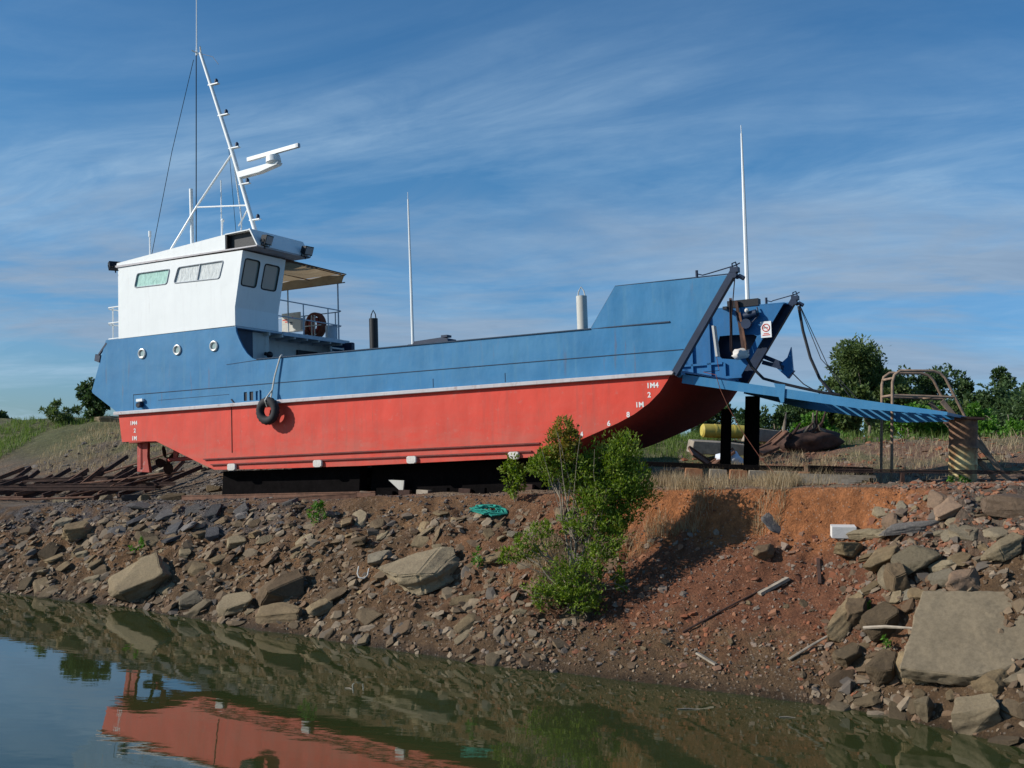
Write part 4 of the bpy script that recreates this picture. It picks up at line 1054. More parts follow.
# gravel: nobody could count it
def gravel(name, spec, mat, lab, seed=1):
    r = random.Random(seed)
    base = []
    for k in range(8):
        me = rock_mesh('g', 900+k*3+seed, (1, 1, 0.55), 9, 0, 0.5); base.append((np.array([v.co[:] for v in me.vertices]), [list(p.vertices) for p in me.polygons])); bpy.data.meshes.remove(me)
    V = []; F = []; off = 0
    for (s0, s1), (u0, u1), cnt, (z0, z1) in spec:
        for _ in range(cnt):
            s = r.uniform(s0, s1); u = r.uniform(u0, u1)
            tt, ts = lerp_table(T_TOP, s), lerp_table(T_SH, s)
            x, y = from_st(s, tt+(ts-tt)*u)
            sz = z0+(z1-z0)*r.random()**3
            bv, bf = base[r.randrange(8)]
            from mathutils import Euler
            a_ = 0.95 if sz < 0.07 else 0.45
            nn = normal_at(x, y) if sz > 0.06 else Vector((0, 0, 1))
            R = np.array(Vector((0, 0, 1)).rotation_difference(nn).to_matrix()@Euler((r.uniform(-a_, a_), r.uniform(-a_, a_), r.uniform(0, 6.3))).to_matrix())
            p = (bv*[sz*1.2, sz, sz*(r.uniform(0.5, 1) if sz < 0.09 else r.uniform(0.35, 0.7))])@R.T+[x, y, height(x, y)+sz*0.05]
            V.append(p); F += [[i+off for i in f] for f in bf]; off += len(bv)
    me = bpy.data.meshes.new(name); me.from_pydata(np.concatenate(V).tolist(), [], F); me.materials.append(mat)
    o = bpy.data.objects.new(name, me); link(o); tag(o, lab, 'gravel', kind='stuff')
def gravel_mat(name, cols):
    m, nt, b = nodes(name)
    g = N(nt, 'ShaderNodeNewGeometry'); cr = N(nt, 'ShaderNodeValToRGB'); cr.color_ramp.interpolation = 'CONSTANT'
    e = cr.color_ramp.elements; e[0].color = rgb(cols[0]); e[1].color = rgb(cols[1]); e[1].position = 1/len(cols)
    for i, c in enumerate(cols[2:]): x = e.new((i+2)/len(cols)); x.color = rgb(c)
    nt.links.new(g.outputs['Random Per Island'], cr.inputs[0])
    f = noise_f(nt, g.outputs['Position'], 14, 6, 0.7, 0.3, 0.7)
    nt.links.new(mixc(nt, math_n(nt, 'MULTIPLY', f, 0.5), cr.outputs[0], (0.08, 0.06, 0.045)), b.inputs['Base Color'])
    b.inputs['Roughness'].default_value = 0.95; b.inputs['Specular IOR Level'].default_value = 0.15
    bump(nt, b, noise_f(nt, g.outputs['Position'], 40, 5, 0.7, 0, 1), 0.5, 0.01)
    return m
gm = gravel_mat('brown_gravel', [(0.18, 0.112, 0.065), (0.125, 0.085, 0.052), (0.24, 0.17, 0.105), (0.20, 0.125, 0.075), (0.31, 0.235, 0.16), (0.15, 0.095, 0.058)])
gs = gravel_mat('grey_gravel', [(0.12, 0.112, 0.105), (0.075, 0.074, 0.078), (0.165, 0.145, 0.125), (0.20, 0.175, 0.15), (0.105, 0.088, 0.075)])
gr_ = gravel_mat('red_gravel', [(0.30, 0.105, 0.05), (0.22, 0.085, 0.045), (0.33, 0.15, 0.08), (0.24, 0.13, 0.08), (0.27, 0.20, 0.15), (0.20, 0.16, 0.125)])
gravel('gravel', [((-1, 15.6), (0.1, 1.0), 6500, (0.025, 0.16)), ((19.5, 25), (0.2, 1.02), 2200, (0.025, 0.15)), ((14, 21), (0.7, 1.0), 1500, (0.015, 0.07)), ((9, 15), (-0.3, 0.1), 300, (0.02, 0.07))], gm, 'loose brown gravel and broken stone over the creek bank', 1)
gravel('rubble', [((-1, 9.2), (0.15, 1.0), 620, (0.09, 0.32)), ((9.2, 15.6), (0.15, 1.0), 380, (0.08, 0.30)), ((19.8, 25), (0.12, 1.02), 480, (0.08, 0.28)), ((-1, 8), (-0.2, 0.2), 70, (0.08, 0.22))], gravel_mat('broken_stone', [(0.21, 0.148, 0.088), (0.145, 0.102, 0.062), (0.25, 0.188, 0.12), (0.18, 0.142, 0.10), (0.29, 0.222, 0.15), (0.13, 0.11, 0.09), (0.165, 0.108, 0.065)]), 'broken stones strewn over the whole creek bank', 5)
gravel('grey_gravel', [((-1, 8.5), (-0.6, 0.35), 2600, (0.02, 0.11)), ((9.5, 12.5), (-0.05, 0.25), 350, (0.02, 0.09)), ((-1.5, 3.4), (-4.5, -0.4), 2600, (0.03, 0.15)), ((-10, 5), (-5.2, -0.9), 2600, (0.03, 0.22))], gs, 'grey gravel along the top of the bank', 2)
gravel('red_gravel', [((13.5, 20.6), (0.08, 0.9), 4200, (0.012, 0.075)), ((13.5, 20.3), (0.1, 0.95), 420, (0.05, 0.17)), ((14, 22), (-0.6, 0.05), 900, (0.015, 0.06)), ((20.0, 24.8), (-0.2, 0.36), 2600, (0.025, 0.13)), ((12, 27), (-4.6, -0.5), 3800, (0.03, 0.20))], gr_, 'crumbled red clay and pinkish gravel on the cut slope and bank crest', 3)
# ---------------------------------------------------------------- foliage
def leaves_mesh(name, clumps, mat, leaf=(0.06, 0.025), seed=0, up=0.25, parent=None, grow=None):
    """clumps: (cx, cy, cz, rx, ry, rz, n): leaf blades scattered mostly in the shell of each clump"""
    r = np.random.default_rng(seed); V = []; off = 0
    for cx, cy, cz, rx, ry, rz_, n in clumps:
        d = r.normal(size=(n, 3)); d /= np.linalg.norm(d, axis=1)[:, None]
        k = r.random(n)**0.45
        # twig clusters make gaps and bunches
        m = max(6, n//18); tw = r.normal(size=(m, 3)); tw /= np.linalg.norm(tw, axis=1)[:, None]; tw *= (r.random(m)**0.4)[:, None]
        idx = r.integers(0, m, n)
        p = tw[idx]*0.88+d*k[:, None]*0.25
        lump = 1+0.22*np.sin(p[:, 0]*5+cx*3)*np.cos(p[:, 2]*4+cy)
        P = p*lump[:, None]*[rx, ry, rz_]+[cx, cy, cz]
        a = r.normal(size=(n, 3))+p*0.8; a[:, 2] += up; a /= np.linalg.norm(a, axis=1)[:, None]
        b = np.cross(a, r.normal(size=(n, 3))); b /= np.linalg.norm(b, axis=1)[:, None]
        c = np.cross(a, b)
        L = (leaf[0]*(0.6+0.8*r.random(n)))[:, None]; Wd = (leaf[1]*(0.7+0.6*r.random(n)))[:, None]
        q = np.stack([P, P+a*L*0.5+b*Wd+c*Wd*0.3, P+a*L, P+a*L*0.5-b*Wd+c*Wd*0.3], 1)
        V.append(q.reshape(-1, 3)); off += n
    V = np.concatenate(V); n = off
    F = np.arange(n*4).reshape(n, 4)
    me = bpy.data.meshes.new(name); me.from_pydata(V.tolist(), [], F.tolist()); me.materials.append(mat)
    o = bpy.data.objects.new(name, me); link(o, parent); return o
def stems(name, paths, mat, parent):
    c = MB()
    for pts, r0, r1 in paths:
        n = len(pts); c.tube(pts, [r0+(r1-r0)*i/(n-1) for i in range(n)], 7)
    return c.build(name, mat, parent)
def wob(a, b, n, amp, r):
    a, b = Vector(a), Vector(b)
    return [tuple(a.lerp(b, i/n)+Vector((r.uniform(-1, 1), r.uniform(-1, 1), r.uniform(-1, 1)))*amp*(0 if i in (0, n) else 1)) for i in range(n+1)]
rb_ = random.Random(8)
# the mangrove bush on the bank
def rel(o, pts): return [tuple(Vector(p)-o) for p in pts]
bx, by = 1.22, 20.0; bz = height(bx, by)-0.05; bo = Vector((bx, by, bz))
bush = empty('mangrove_bush', bo, label='tall green leafy bush with pale stems on the bank in front of the barge bow', cat='bush')
CL = [(0.98, 20.6, 3.68, 0.36, 0.36, 0.34, 620), (0.72, 20.7, 3.30, 0.42, 0.4, 0.30, 650), (1.25, 20.6, 3.22, 0.42, 0.4, 0.42, 900), (1.92, 20.6, 3.38, 0.45, 0.45, 0.52, 1500), (2.08, 20.5, 2.90, 0.52, 0.45, 0.46, 1500), (1.55, 20.4, 2.75, 0.50, 0.4, 0.40, 1000), (1.85, 20.3, 2.35, 0.45, 0.4, 0.32, 800),
      (1.15, 20.2, 2.25, 0.40, 0.3, 0.22, 220), (0.55, 20.2, 2.0, 0.40, 0.3, 0.30, 260), (0.25, 20.3, 1.70, 0.40, 0.3, 0.22, 260), (1.65, 20.0, 1.85, 0.46, 0.3, 0.36, 420), (1.25, 19.9, 1.45, 0.52, 0.35, 0.36, 520), (0.75, 19.8, 1.15, 0.44, 0.3, 0.32, 480), (1.25, 19.7, 1.02, 0.42, 0.3, 0.26, 480), (1.95, 20.0, 1.35, 0.2, 0.2, 0.2, 120)]
lv = leaves_mesh('foliage', [(a-bx, b-by, c-bz, d*1.08, e, f*1.08, int(n*(2.5 if c > 2.3 else 2.0))) for a, b, c, d, e, f, n in CL[1:]], M['leaf'], (0.075, 0.015), 3, 0.7, bush)
lv2 = leaves_mesh('reddish_foliage', [(0.98-bx, 20.6-by, 3.80-bz, 0.32, 0.3, 0.36, 1700), (0.85-bx, 20.6-by, 3.45-bz, 0.34, 0.3, 0.24, 900)], M['leaf_red'], (0.075, 0.015), 4, 0.6, bush)
paths = []
for a, b, c, d, e, f, n in CL:
    top = (a, b, c+f*0.3); midp = (bx+(a-bx)*0.35, by+(b-by)*0.5, bz+(c-bz)*0.5)
    p1 = wob((bx+rb_.uniform(-.06, .06), by, bz), midp, 3, 0.05, rb_)+wob(midp, top, 4, 0.05, rb_)[1:]
    paths.append((rel(bo, p1), 0.026, 0.006))
    for k in range(8):
        q0 = p1[rb_.randrange(3, len(p1)-1)]; q1 = (a+rb_.uniform(-1, 1)*d, b+rb_.uniform(-1, 1)*e, c+rb_.uniform(-1, 1)*f)
        paths.append((rel(bo, wob(q0, q1, 3, 0.03, rb_)), 0.009, 0.003))
stems('stems', paths, M['bark'], bush)
def small_bush(name, x, y, clumps, mat, leaf, lab, seed, cat='bush', group=None, z=None, trunk=None, tm='bark', up=0.4):
    z0 = height(x, y) if z is None else z
    r = random.Random(seed)
    e = empty(name, (x, y, z0), label=lab, cat=cat, group=group)
    leaves_mesh('foliage', clumps, M[mat], leaf, seed, up, e)
    pp = []
    for c in clumps:
        pp.append((wob((r.uniform(-.03, .03), 0, -0.05), (c[0], c[1], c[2]+c[5]*0.2), 5, 0.02+0.03*abs(c[2]), r), trunk or 0.012, (trunk or 0.012)*0.3))
    stems('trunk' if trunk and trunk > 0.05 else 'stems', pp, M[tm], e)
    return e
small_bush('shrub', 0.16, 23.1, [(-0.05, 0, 0.55, 0.27, 0.25, 0.34, 700), (0.02, 0, 0.28, 0.22, 0.2, 0.2, 250)], 'leaf', (0.08, 0.022), 'small green shrub on the bank edge, between the green rope and the tall bush', 21)
small_bush('weed', -4.04, 24.78, [(0, 0, 0.16, 0.22, 0.2, 0.22, 240), (0.1, 0.1, 0.3, 0.12, 0.1, 0.14, 80)], 'leaf_bright', (0.07, 0.018), 'small bright green weed on the bank edge below the dark slipway beams', 22, 'weed')
small_bush('weed', -8.18, 25.89, [(0, 0, 0.16, 0.2, 0.2, 0.16, 160)], 'leaf_bright', (0.06, 0.018), 'small green weed above the large rounded slab at the waterline', 23, 'weed')
small_bush('weed', -0.51, 21.39, [(0, 0, 0.2, 0.12, 0.1, 0.2, 80)], 'leaf_bright', (0.07, 0.018), 'thin green sprout just right of the large pale flat slab', 24, 'weed')
small_bush('weed', 5.58, 17.95, [(0, 0, 0.08, 0.1, 0.1, 0.09, 80)], 'leaf_bright', (0.06, 0.014), 'little green sprout on the long diagonal stone', 25, 'weed')
small_bush('weed', 5.66, 17.2, [(0, 0, 0.10, 0.06, 0.06, 0.12, 50)], 'leaf_bright', (0.06, 0.014), 'little upright green sprout between the two dark rounded boulders', 26, 'weed')
small_bush('weed', 8.75, 22.4, [(0, 0, 0.07, 0.22, 0.2, 0.09, 140)], 'leaf_bright', (0.07, 0.018), 'low green weed on the flat below the rusty pillar', 27, 'weed')

# trees behind
def tree(x, y, h, w, mat, lab, seed, n=2600, shape='round', leaf=(0.22, 0.065), group=None, name='tree', z=None):
    r = random.Random(seed); cl = []
    z0 = height(x, y) if z is None else z
    n = int(n*2.2)
    for i in range(11 if shape != 'spire' else 9):
        if shape == 'round':
            a = r.uniform(0, 6.3); k = r.uniform(0.15, 0.8)
            zz = h*r.uniform(0.42, 0.88); wd = w*0.5*(1.1-0.5*abs(zz/h-0.6))
            cl.append((math.cos(a)*k*wd, math.sin(a)*k*wd, zz, w*r.uniform(0.14, 0.26), w*r.uniform(0.14, 0.26), h*r.uniform(0.09, 0.18), n//11))
        elif shape == 'low':
            a = r.uniform(0, 6.3); k = r.uniform(0.1, 0.9)
            cl.append((math.cos(a)*k*w*0.42, math.sin(a)*k*w*0.42, h*r.uniform(0.15, 0.78), w*r.uniform(0.12, 0.22), w*r.uniform(0.12, 0.22), h*r.uniform(0.12, 0.22), n//11))
        else:
            zz = 0.25+0.75*i/8; wd = w*0.5*(1.15-zz)
            cl.append((r.uniform(-1, 1)*wd*0.6, r.uniform(-1, 1)*wd*0.6, h*zz*0.95, wd*0.8+0.08*w, wd*0.8+0.08*w, h*0.10, n//9))
    e = empty(name, (x, y, z0-0.1), label=lab, cat='tree' if name == 'tree' else 'bush', group=group)
    leaves_mesh('crown', cl, M[mat], leaf, seed, 0.2, e)
    pp = [([(0, 0, 0), (0.03*w, 0, h*0.3), (0, 0.02*w, h*0.6)], 0.035*h*0.5, 0.02*h*0.4)]
    for c in cl: pp.append((wob((0, 0, h*0.25), (c[0], c[1], c[2]), 4, 0.03*w, r), 0.012*h*0.6, 0.004*h*0.6))
    stems('trunk', pp, M['bark'], e)
    return e
tree(14.9, 48, 4.5, 4.3, 'leaf_tree', 'tallest round green tree behind the ramp, left of the rusty stair frame', 31, 12000, leaf=(0.17, 0.045), name='tree')
tree(13.3, 46, 2.7, 2.6, 'leaf_tree', 'lower bushy tree at the left foot of the tallest round tree', 32, 2200, 'low', (0.20, 0.075))
TR = [(17.9, 56, 4.6, 4.6, 'leaf_dark', 'low', 'dark tree between the tallest round tree and the rusty stair frame'), (21.2, 60, 5.2, 4.4, 'leaf_dark', 'round', 'dark tree seen through the rusty stair frame'), (22.9, 57, 4.6, 4.8, 'leaf_dark', 'low', 'dark tree just right of the top of the rusty stair frame'),
      (24.4, 62, 4.4, 3.0, 'leaf_dark', 'spire', 'narrow dark pointed tree right of the rusty stair frame'), (26.1, 61, 5.0, 3.2, 'leaf_dark', 'spire', 'tall dark pointed tree near the right edge'), (27.6, 58, 5.0, 5.0, 'leaf_dark', 'round', 'dark tree cut by the right edge of the photo'), (25.2, 56, 3.8, 5.4, 'leaf_dark', 'round', 'broad dark tree between the two pointed trees at right')]
for i, (x, y, h, w, m, sh, lab) in enumerate(TR): tree(x, y, h, w, m, lab, 40+i, 2600 if sh != 'spire' else 1500, sh, (0.20, 0.06))
LOWT = [(13.0, 57, 3.3, 4.8, 'dark low tree just right of the two black piles'), (15.6, 60, 3.4, 4.6, 'dark low tree left of the tallest round tree'), (10.2, 60, 2.7, 3.0, 'dark low tree seen between the two black piles'), (18.2, 52, 3.2, 5.8, 'dark low tree under the middle of the ramp'), (22.2, 50, 3.2, 6.0, 'dark low tree behind the rusty pillar')]
for i, (x, y, h, w, lab) in enumerate(LOWT): tree(x, y, h, w, 'leaf_dark' if i != 3 else 'leaf_tree', lab, 60+i, 2600, 'low', (0.20, 0.06))
BB = [(12.9, 37.5, 1.6, 2.8, 'bright green bush behind the stair frame, under the ramp tip'), (15.8, 36.5, 2.0, 3.0, 'bright green bush at the right edge behind the spoil mound'), (14.3, 39, 1.7, 1.8, 'smaller green bush left of the bright bush at the right edge'), (11.0, 41, 1.6, 2.0, 'green bush under the middle of the ramp, left of the stair frame'), (18.2, 38, 2.1, 2.4, 'green bush beyond the right edge')]
for i, (x, y, h, w, lab) in enumerate(BB): tree(x, y, h, w, 'leaf_bright', lab, 70+i, 2400, 'low', (0.13, 0.05), name='bush')
tree(-16.6, 46, 1.95, 2.3, 'leaf_dark', 'dark green shrub on the ridge beside the barge stern', 80, 2600, 'low', (0.14, 0.05), name='bush')
tree(-18.1, 46.3, 1.1, 1.9, 'leaf_tree', 'pale feathery green shrub on the ridge, left of the dark shrub', 81, 700, 'low', (0.16, 0.03), name='bush')
tree(-26.6, 60, 1.1, 1.6, 'leaf_dark', 'tiny distant dark shrub on the horizon at the left edge', 82, 400, 'low', (0.2, 0.08), name='bush')

# grass
def grass(name, spots, mat, lab, h=(0.12, 0.3), seed=0, lean=0.35, w=0.006):
    """spots: (x, y, rx, ry, n)"""
    r = random.Random(seed); V = []; F = []; k = 0
    for x0, y0, rx, ry, n in spots:
        for _ in range(n):
            a = r.uniform(0, 6.3); q = math.sqrt(r.random())
            x, y = x0+math.cos(a)*q*rx, y0+math.sin(a)*q*ry
            if noise.noise(Vector((x*2.3, y*2.3, seed))) < -0.15: continue
            z = height(x, y); hh = r.uniform(*h)*(1.1-q*0.5); a = r.uniform(0, 6.3); l = r.uniform(0.1, 1)*lean*hh
            dx, dy = math.cos(a)*l, math.sin(a)*l; b = r.uniform(0, 6.3); ww = w*r.uniform(0.7, 1.4); ux, uy = math.cos(b)*ww, math.sin(b)*ww
            V += [(x-ux, y-uy, z-0.02), (x+ux, y+uy, z-0.02), (x+dx*0.4+ux*0.7, y+dy*0.4+uy*0.7, z+hh*0.6), (x+dx*0.4-ux*0.7, y+dy*0.4-uy*0.7, z+hh*0.6), (x+dx, y+dy, z+hh)]
            F += [(k, k+1, k+2, k+3), (k+3, k+2, k+4)]; k += 5
    me = bpy.data.meshes.new(name); me.from_pydata(V, [], F); me.materials.append(M[mat])
    o = bpy.data.objects.new(name, me); link(o); tag(o, lab, 'grass', kind='stuff'); return o
grass('dry_grass', [(3.1, 21.5, 0.55, 0.35, 900), (3.5, 21.3, 0.5, 0.3, 500), (5.0, 21.2, 0.4, 0.3, 800), (4.7, 20.6, 0.35, 0.2, 350), (5.5, 21.6, 0.7, 0.4, 300), (4.2, 21.9, 0.6, 0.4, 300), (0.6, 21.2, 0.5, 0.3, 420), (1.1, 20.5, 0.4, 0.25, 300), (2.2, 21.2, 0.5, 0.3, 350), (6.6, 23, 0.8, 0.5, 200), (7.6, 26.5, 1.6, 1.2, 500), (3.1, 22.6, 0.6, 0.35, 1400), (5.2, 22.5, 0.5, 0.3, 1300), (4.0, 23.2, 1.0, 0.3, 700), (6.2, 23.3, 0.9, 0.4, 500), (0.6, 20.9, 0.6, 0.4, 700), (0.9, 20.3, 0.5, 0.3, 400)], 'grass_dry', 'tufts of dry straw-coloured grass along the edge of the cut', (0.14, 0.46), 5, 0.8, 0.0035)
grass('dry_grass', [(7.6, 31.5, 1.8, 1.4, 1500), (12.5, 31, 3.4, 2.4, 1500), (10, 29, 2.5, 1.5, 700), (-13.2, 42, 3.6, 4.4, 5200), (-9.5, 41, 2.5, 2.5, 1500)], 'grass_dry', 'dry grass on the ridge behind the slipway', (0.10, 0.38), 6, 0.9, 0.006)
grass('green_grass', [(-20.0, 43.6, 2.0, 3.6, 6000), (-17.2, 46.2, 1.2, 1.2, 700), (-22, 42, 3, 5, 3000)], 'grass_green', 'green grass on the ridge at left', (0.12, 0.40), 7, 0.8, 0.008)
grass('green_grass', [(4.9, 36.5, 2.1, 2.5, 4500), (9.5, 34.5, 2.2, 1.2, 1300), (13.2, 35, 2, 1.5, 900), (7, 38, 3, 1.5, 1500)], 'grass_green', 'green grass on the ridge behind the bow', (0.12, 0.42), 8, 0.8, 0.008)

# ---------------------------------------------------------------- slipway works
def on_keel(x, y=1.5, dz=0.0):
    p = boat_pt(x, y, -1.62); return p
def cradle(name, x0, x1, y, mat, lab, top=-1.60, th=None, w=0.3, group=None):
    a, b2 = boat_pt(x0, y, top), boat_pt(x1, y, top)
    g0, g1 = height(a.x, a.y)-0.05, height(b2.x, b2.y)-0.05
    o_ = (a+b2)/2; d = (Vector((b2.x-a.x, b2.y-a.y, 0))).normalized(); nrm = Vector((-d.y, d.x, 0))*w/2
    c = MB(); vs = []
    for p, g in ((a, g0), (b2, g1)):
        t = p.z-0.01; bt = g if th is None else t-th
        for s in (-1, 1):
            q = p+nrm*s; vs += [(q.x-o_.x, q.y-o_.y, bt-o_.z), (q.x-o_.x, q.y-o_.y, t-o_.z)]
    c.add(vs, [(0, 1, 3, 2), (4, 6, 7, 5), (0, 4, 5, 1), (2, 3, 7, 6), (0, 2, 6, 4), (1, 5, 7, 3)])
    o = c.build(name, M[mat], bevel=0.01); o.location = o_; tag(o, lab, 'beam', group); return o
cradle('slipway_beam', 3.35, 7.6, 0.5, 'tar', 'black beam under the starboard side of the hull, the one nearest the stern')
cradle('slipway_beam', 7.75, 12.3, 0.75, 'tar', 'black beam under the starboard side of the hull, the one nearest the bow')
cradle('slipway_beam', 3.6, 12.4, 3.9, 'tar', 'long black beam under the port side of the hull')
for i, x in enumerate((5.2, 6.8, 8.2, 9.4, 10.7, 11.9)):
    a, b2 = boat_pt(x, 0.95, -1.62), boat_pt(x, 4.2, -1.62)
    za = height(a.x, a.y)
    c = MB(); c.bar((a.x, a.y, za+0.10), (b2.x, b2.y, za+0.10), 0.26, 0.22); c.bar((a.x, a.y, za+0.34), (b2.x, b2.y, za+0.34), 0.22, 0.22)
    o = c.build('cross_timber', M['wood' if i % 2 else 'tar']); tag(o, 'stacked cross timbers carrying the hull between the black slipway beams', 'timber', 'cross timbers under the hull')
rk = random.Random(3)
for i in range(9):
    x = 7.9+i*0.52; a = boat_pt(x, 0.5+rk.uniform(-0.15, 0.1), 0); z = height(a.x, a.y)
    c = MB(); c.box((0, 0, 0), (rk.uniform(0.2, 0.4), rk.uniform(0.12, 0.2), rk.uniform(0.10, 0.18))); o = c.build('packing_block', M[rk.choice(['wood', 'rust_dark', 'rust_dark', 'tar'])], bevel=0.01)
    o.location = (a.x, a.y, z+0.06); o.rotation_euler = (0, 0, -YAW+rk.uniform(-0.3, 0.3)); tag(o, 'short timber packing block on the ground under the hull', 'block', 'packing blocks under the hull')
# triangular pale bracket
a = boat_pt(8.7, 0.45, 0); z = height(a.x, a.y)
c = MB(); c.prism([(-0.22, 0.30), (0.22, 0.30), (0.20, 0.0)], -0.02, 0.02); o = c.build('steel_bracket', M['cream']); o.location = (a.x, a.y, z+0.05); o.rotation_euler = (0, 0, -YAW); tag(o, 'pale triangular steel bracket under the hull', 'bracket')
# old rail lying along the bank edge
def rail_along(pts, name, mat, lab, w=0.07, h=0.10, cat='rail', group=None):
    c = MB(); p0 = Vector(pts[0])
    for a, b2 in zip(pts, pts[1:]):
        c.bar(Vector(a)-p0, Vector(b2)-p0, w, 0.02); c.bar(Vector(a)-p0+Vector((0, 0, h*0.5)), Vector(b2)-p0+Vector((0, 0, h*0.5)), 0.015, max(0.01, h-0.03)); c.bar(Vector(a)-p0+Vector((0, 0, h)), Vector(b2)-p0+Vector((0, 0, h)), w*0.55, 0.022)
    o = c.build(name, M[mat]); o.location = p0; return tag(o, lab, cat, group)
def gpt(s, t, dz=0.02):
    x, y = from_st(s, t); return (x, y, height(x, y)+dz)
rail_along([gpt(3.0, 0.55), gpt(6.5, 0.6), gpt(8.9, 0.7)], 'rusty_rail', 'rust', 'rusty rail on the ground in front of the stern slipway beam')
rail_along([gpt(6.5, 1.5), gpt(8.6, 1.0)], 'rusty_rail', 'rust', 'short rusty rail lying askew in front of the slipway beams')
rail_along([(6.3, 22.3, 3.34), (9.8, 22.3, 3.42), (14, 22.3, 3.5)], 'slipway_rail', 'rust_dark', 'dark rail running past the rusty pillar to the right edge', 0.06, 0.05)
for i, x in enumerate((7.6, 9.9, 12.8)):
    c = MB(); zz = height(x, 22.3); c.box((x, 22.3, (zz+3.35)/2-0.01), (0.07, 0.10, 3.35-zz+0.04)); o = c.build('rail_chair', M['rust_dark']); tag(o, 'rusty support block under the dark rail at right', 'block', 'supports of the dark rail')
# the beam beyond the bow with its coloured blocks
def kb(u, y=0.0): return Vector((2.93+u*0.98, 24.4-u*0.2, 0))
a, b2 = kb(-0.3), kb(3.2)
c = MB(); c.bar((a.x, a.y, 3.36), (b2.x, b2.y, 3.37), 0.30, 0.10); o = c.build('slipway_beam', M['tar'], bevel=0.01); tag(o, 'dark beam beyond the bow resting on orange and cream blocks, behind the piles', 'beam')
a, b2 = kb(0.3), kb(3.3)
c = MB(); c.bar((a.x, a.y, 2.995), (b2.x, b2.y, 2.995), 0.34, 0.22); o = c.build('slipway_beam', M['rust_dark'], bevel=0.01); tag(o, 'lower rusty brown beam carrying the row of orange and cream blocks', 'beam')
a, b2 = kb(3.3), kb(4.55)
c = MB(); c.bar((a.x, a.y, 3.38), (b2.x, b2.y, 3.38), 0.5, 0.14); c.bar((a.x, a.y, 3.18), (b2.x, b2.y, 3.18), 0.4, 0.24); o = c.build('timber_stack', M['tar'], bevel=0.01); tag(o, 'black timber stack at the right end of the slipway beam, under the ramp', 'timber')
for i, (u, m, lab) in enumerate(((0.95, 'wood_rust', 'orange rusty block under the beam, left of the piles'), (1.45, 'wood', 'grey-white block under the beam, between the two piles'), (1.86, 'wood_rust', 'orange block under the beam, right behind the thick pile'), (2.25, 'wood', 'tan block under the beam, right of the thick pile'), (2.75, 'wood', 'tan block under the beam, second from its right end'), (3.25, 'wood_rust', 'rust-stained block under the right end of the beam'))):
    p = kb(u); z = height(p.x, p.y)
    c = MB(); c.box((0, 0, 0), (0.36, 0.24, 0.20)); o = c.build('support_block', M[m], bevel=0.012); o.location = (p.x, p.y-0.04, 3.206); tag(o, lab, 'block')
for i in range(4):
    p = kb(2.6+0.25*i); z = height(p.x, p.y-1.0)
    c = MB(); c.bar((-0.75, 0, 0), (0.75, 0, 0.01), 0.14, 0.05); o = c.build('plank', M['wood']); o.location = (5.9+0.18*i, 22.3+0.13*i, height(5.9, 22.3)+0.05+0.045*i); o.rotation_euler = (0, 0, 0.03*i-0.12); tag(o, 'grey weathered plank in the pile at the foot of the black timber stack', 'plank', 'planks beside the timber stack')
# piles
def pile(x, y, r, ztop, lab, lean=0.0):
    z0 = height(x, y)-0.3
    c = MB(); n = 9; c.tube([(lean*(i/n), 0, (ztop-z0)*i/n) for i in range(n+1)], [r*(1.06-0.08*i/n+0.02*math.sin(i*2.1)) for i in range(n+1)], 14)
    c.tube([(0, 0, ztop-z0-0.02), (lean, 0, ztop-z0+0.004)], r*0.7, 12)
    o = c.build('wooden_pile', M['tar']); o.location = (x, y, z0); tag(o, lab, 'pile'); return o
pile(4.74, 25.3, 0.115, 4.62, 'thinner of the two black timber piles under the bow')
pile(5.35, 25.5, 0.165, 4.93, 'thicker of the two black timber piles, under the ramp')

# the pillar carrying the ramp tip
px_, py_ = 9.07, 23.05; pz = height(px_, py_)-0.03
dm, nt, bb = nodes('rusty_drum_paint')
v = N(nt, 'ShaderNodeTexCoord').outputs['Object']
sx = N(nt, 'ShaderNodeSeparateXYZ'); nt.links.new(v, sx.inputs[0])
r_ = N(nt, 'ShaderNodeMapRange'); r_.inputs['From Min'].default_value = 0.55; r_.inputs['From Max'].default_value = 0.80; nt.links.new(sx.outputs['Z'], r_.inputs['Value'])
c1 = mixc(nt, noise_f(nt, v, 6, 7, 0.7, 0.42, 0.62), (0.52, 0.42, 0.20), (0.30, 0.15, 0.06))
c2 = mixc(nt, noise_f(nt, v, 8, 7, 0.7, 0.4, 0.6), (0.22, 0.115, 0.06), (0.10, 0.055, 0.035))
nt.links.new(mixc(nt, r_.outputs[0], c1, c2), bb.inputs['Base Color']); bb.inputs['Roughness'].default_value = 0.8
bump(nt, bb, noise_f(nt, v, 20, 6, 0.7, 0, 1), 0.4, 0.01); M['drum'] = dm
c = MB(); R = 0.27; prof_ = [(0, R), (0.02, R+0.012), (0.05, R), (0.33, R), (0.36, R+0.014), (0.39, R), (0.62, R), (0.65, R+0.014), (0.68, R), (0.96, R), (0.99, R+0.012), (1.02, R), (1.13, R)]
HT = 4.46-pz
prof_ = [(z*HT/1.13, r) for z, r in prof_]
c.tube([(0, 0, z) for z, r in prof_], [r for z, r in prof_], 32)
dr = c.build('steel_drum', M['drum']); dr.location = (px_, py_, pz); tag(dr, 'tall rusty yellowish drum pillar holding up the tip of the bow ramp', 'drum')
c = MB(); c.box((0, 0, 0), (0.62, 0.62, 0.055)); o = c.build('bearing_plate', M['rust_dark'], dr, bevel=0.01); o.location = (0.0, 0, HT+0.028)

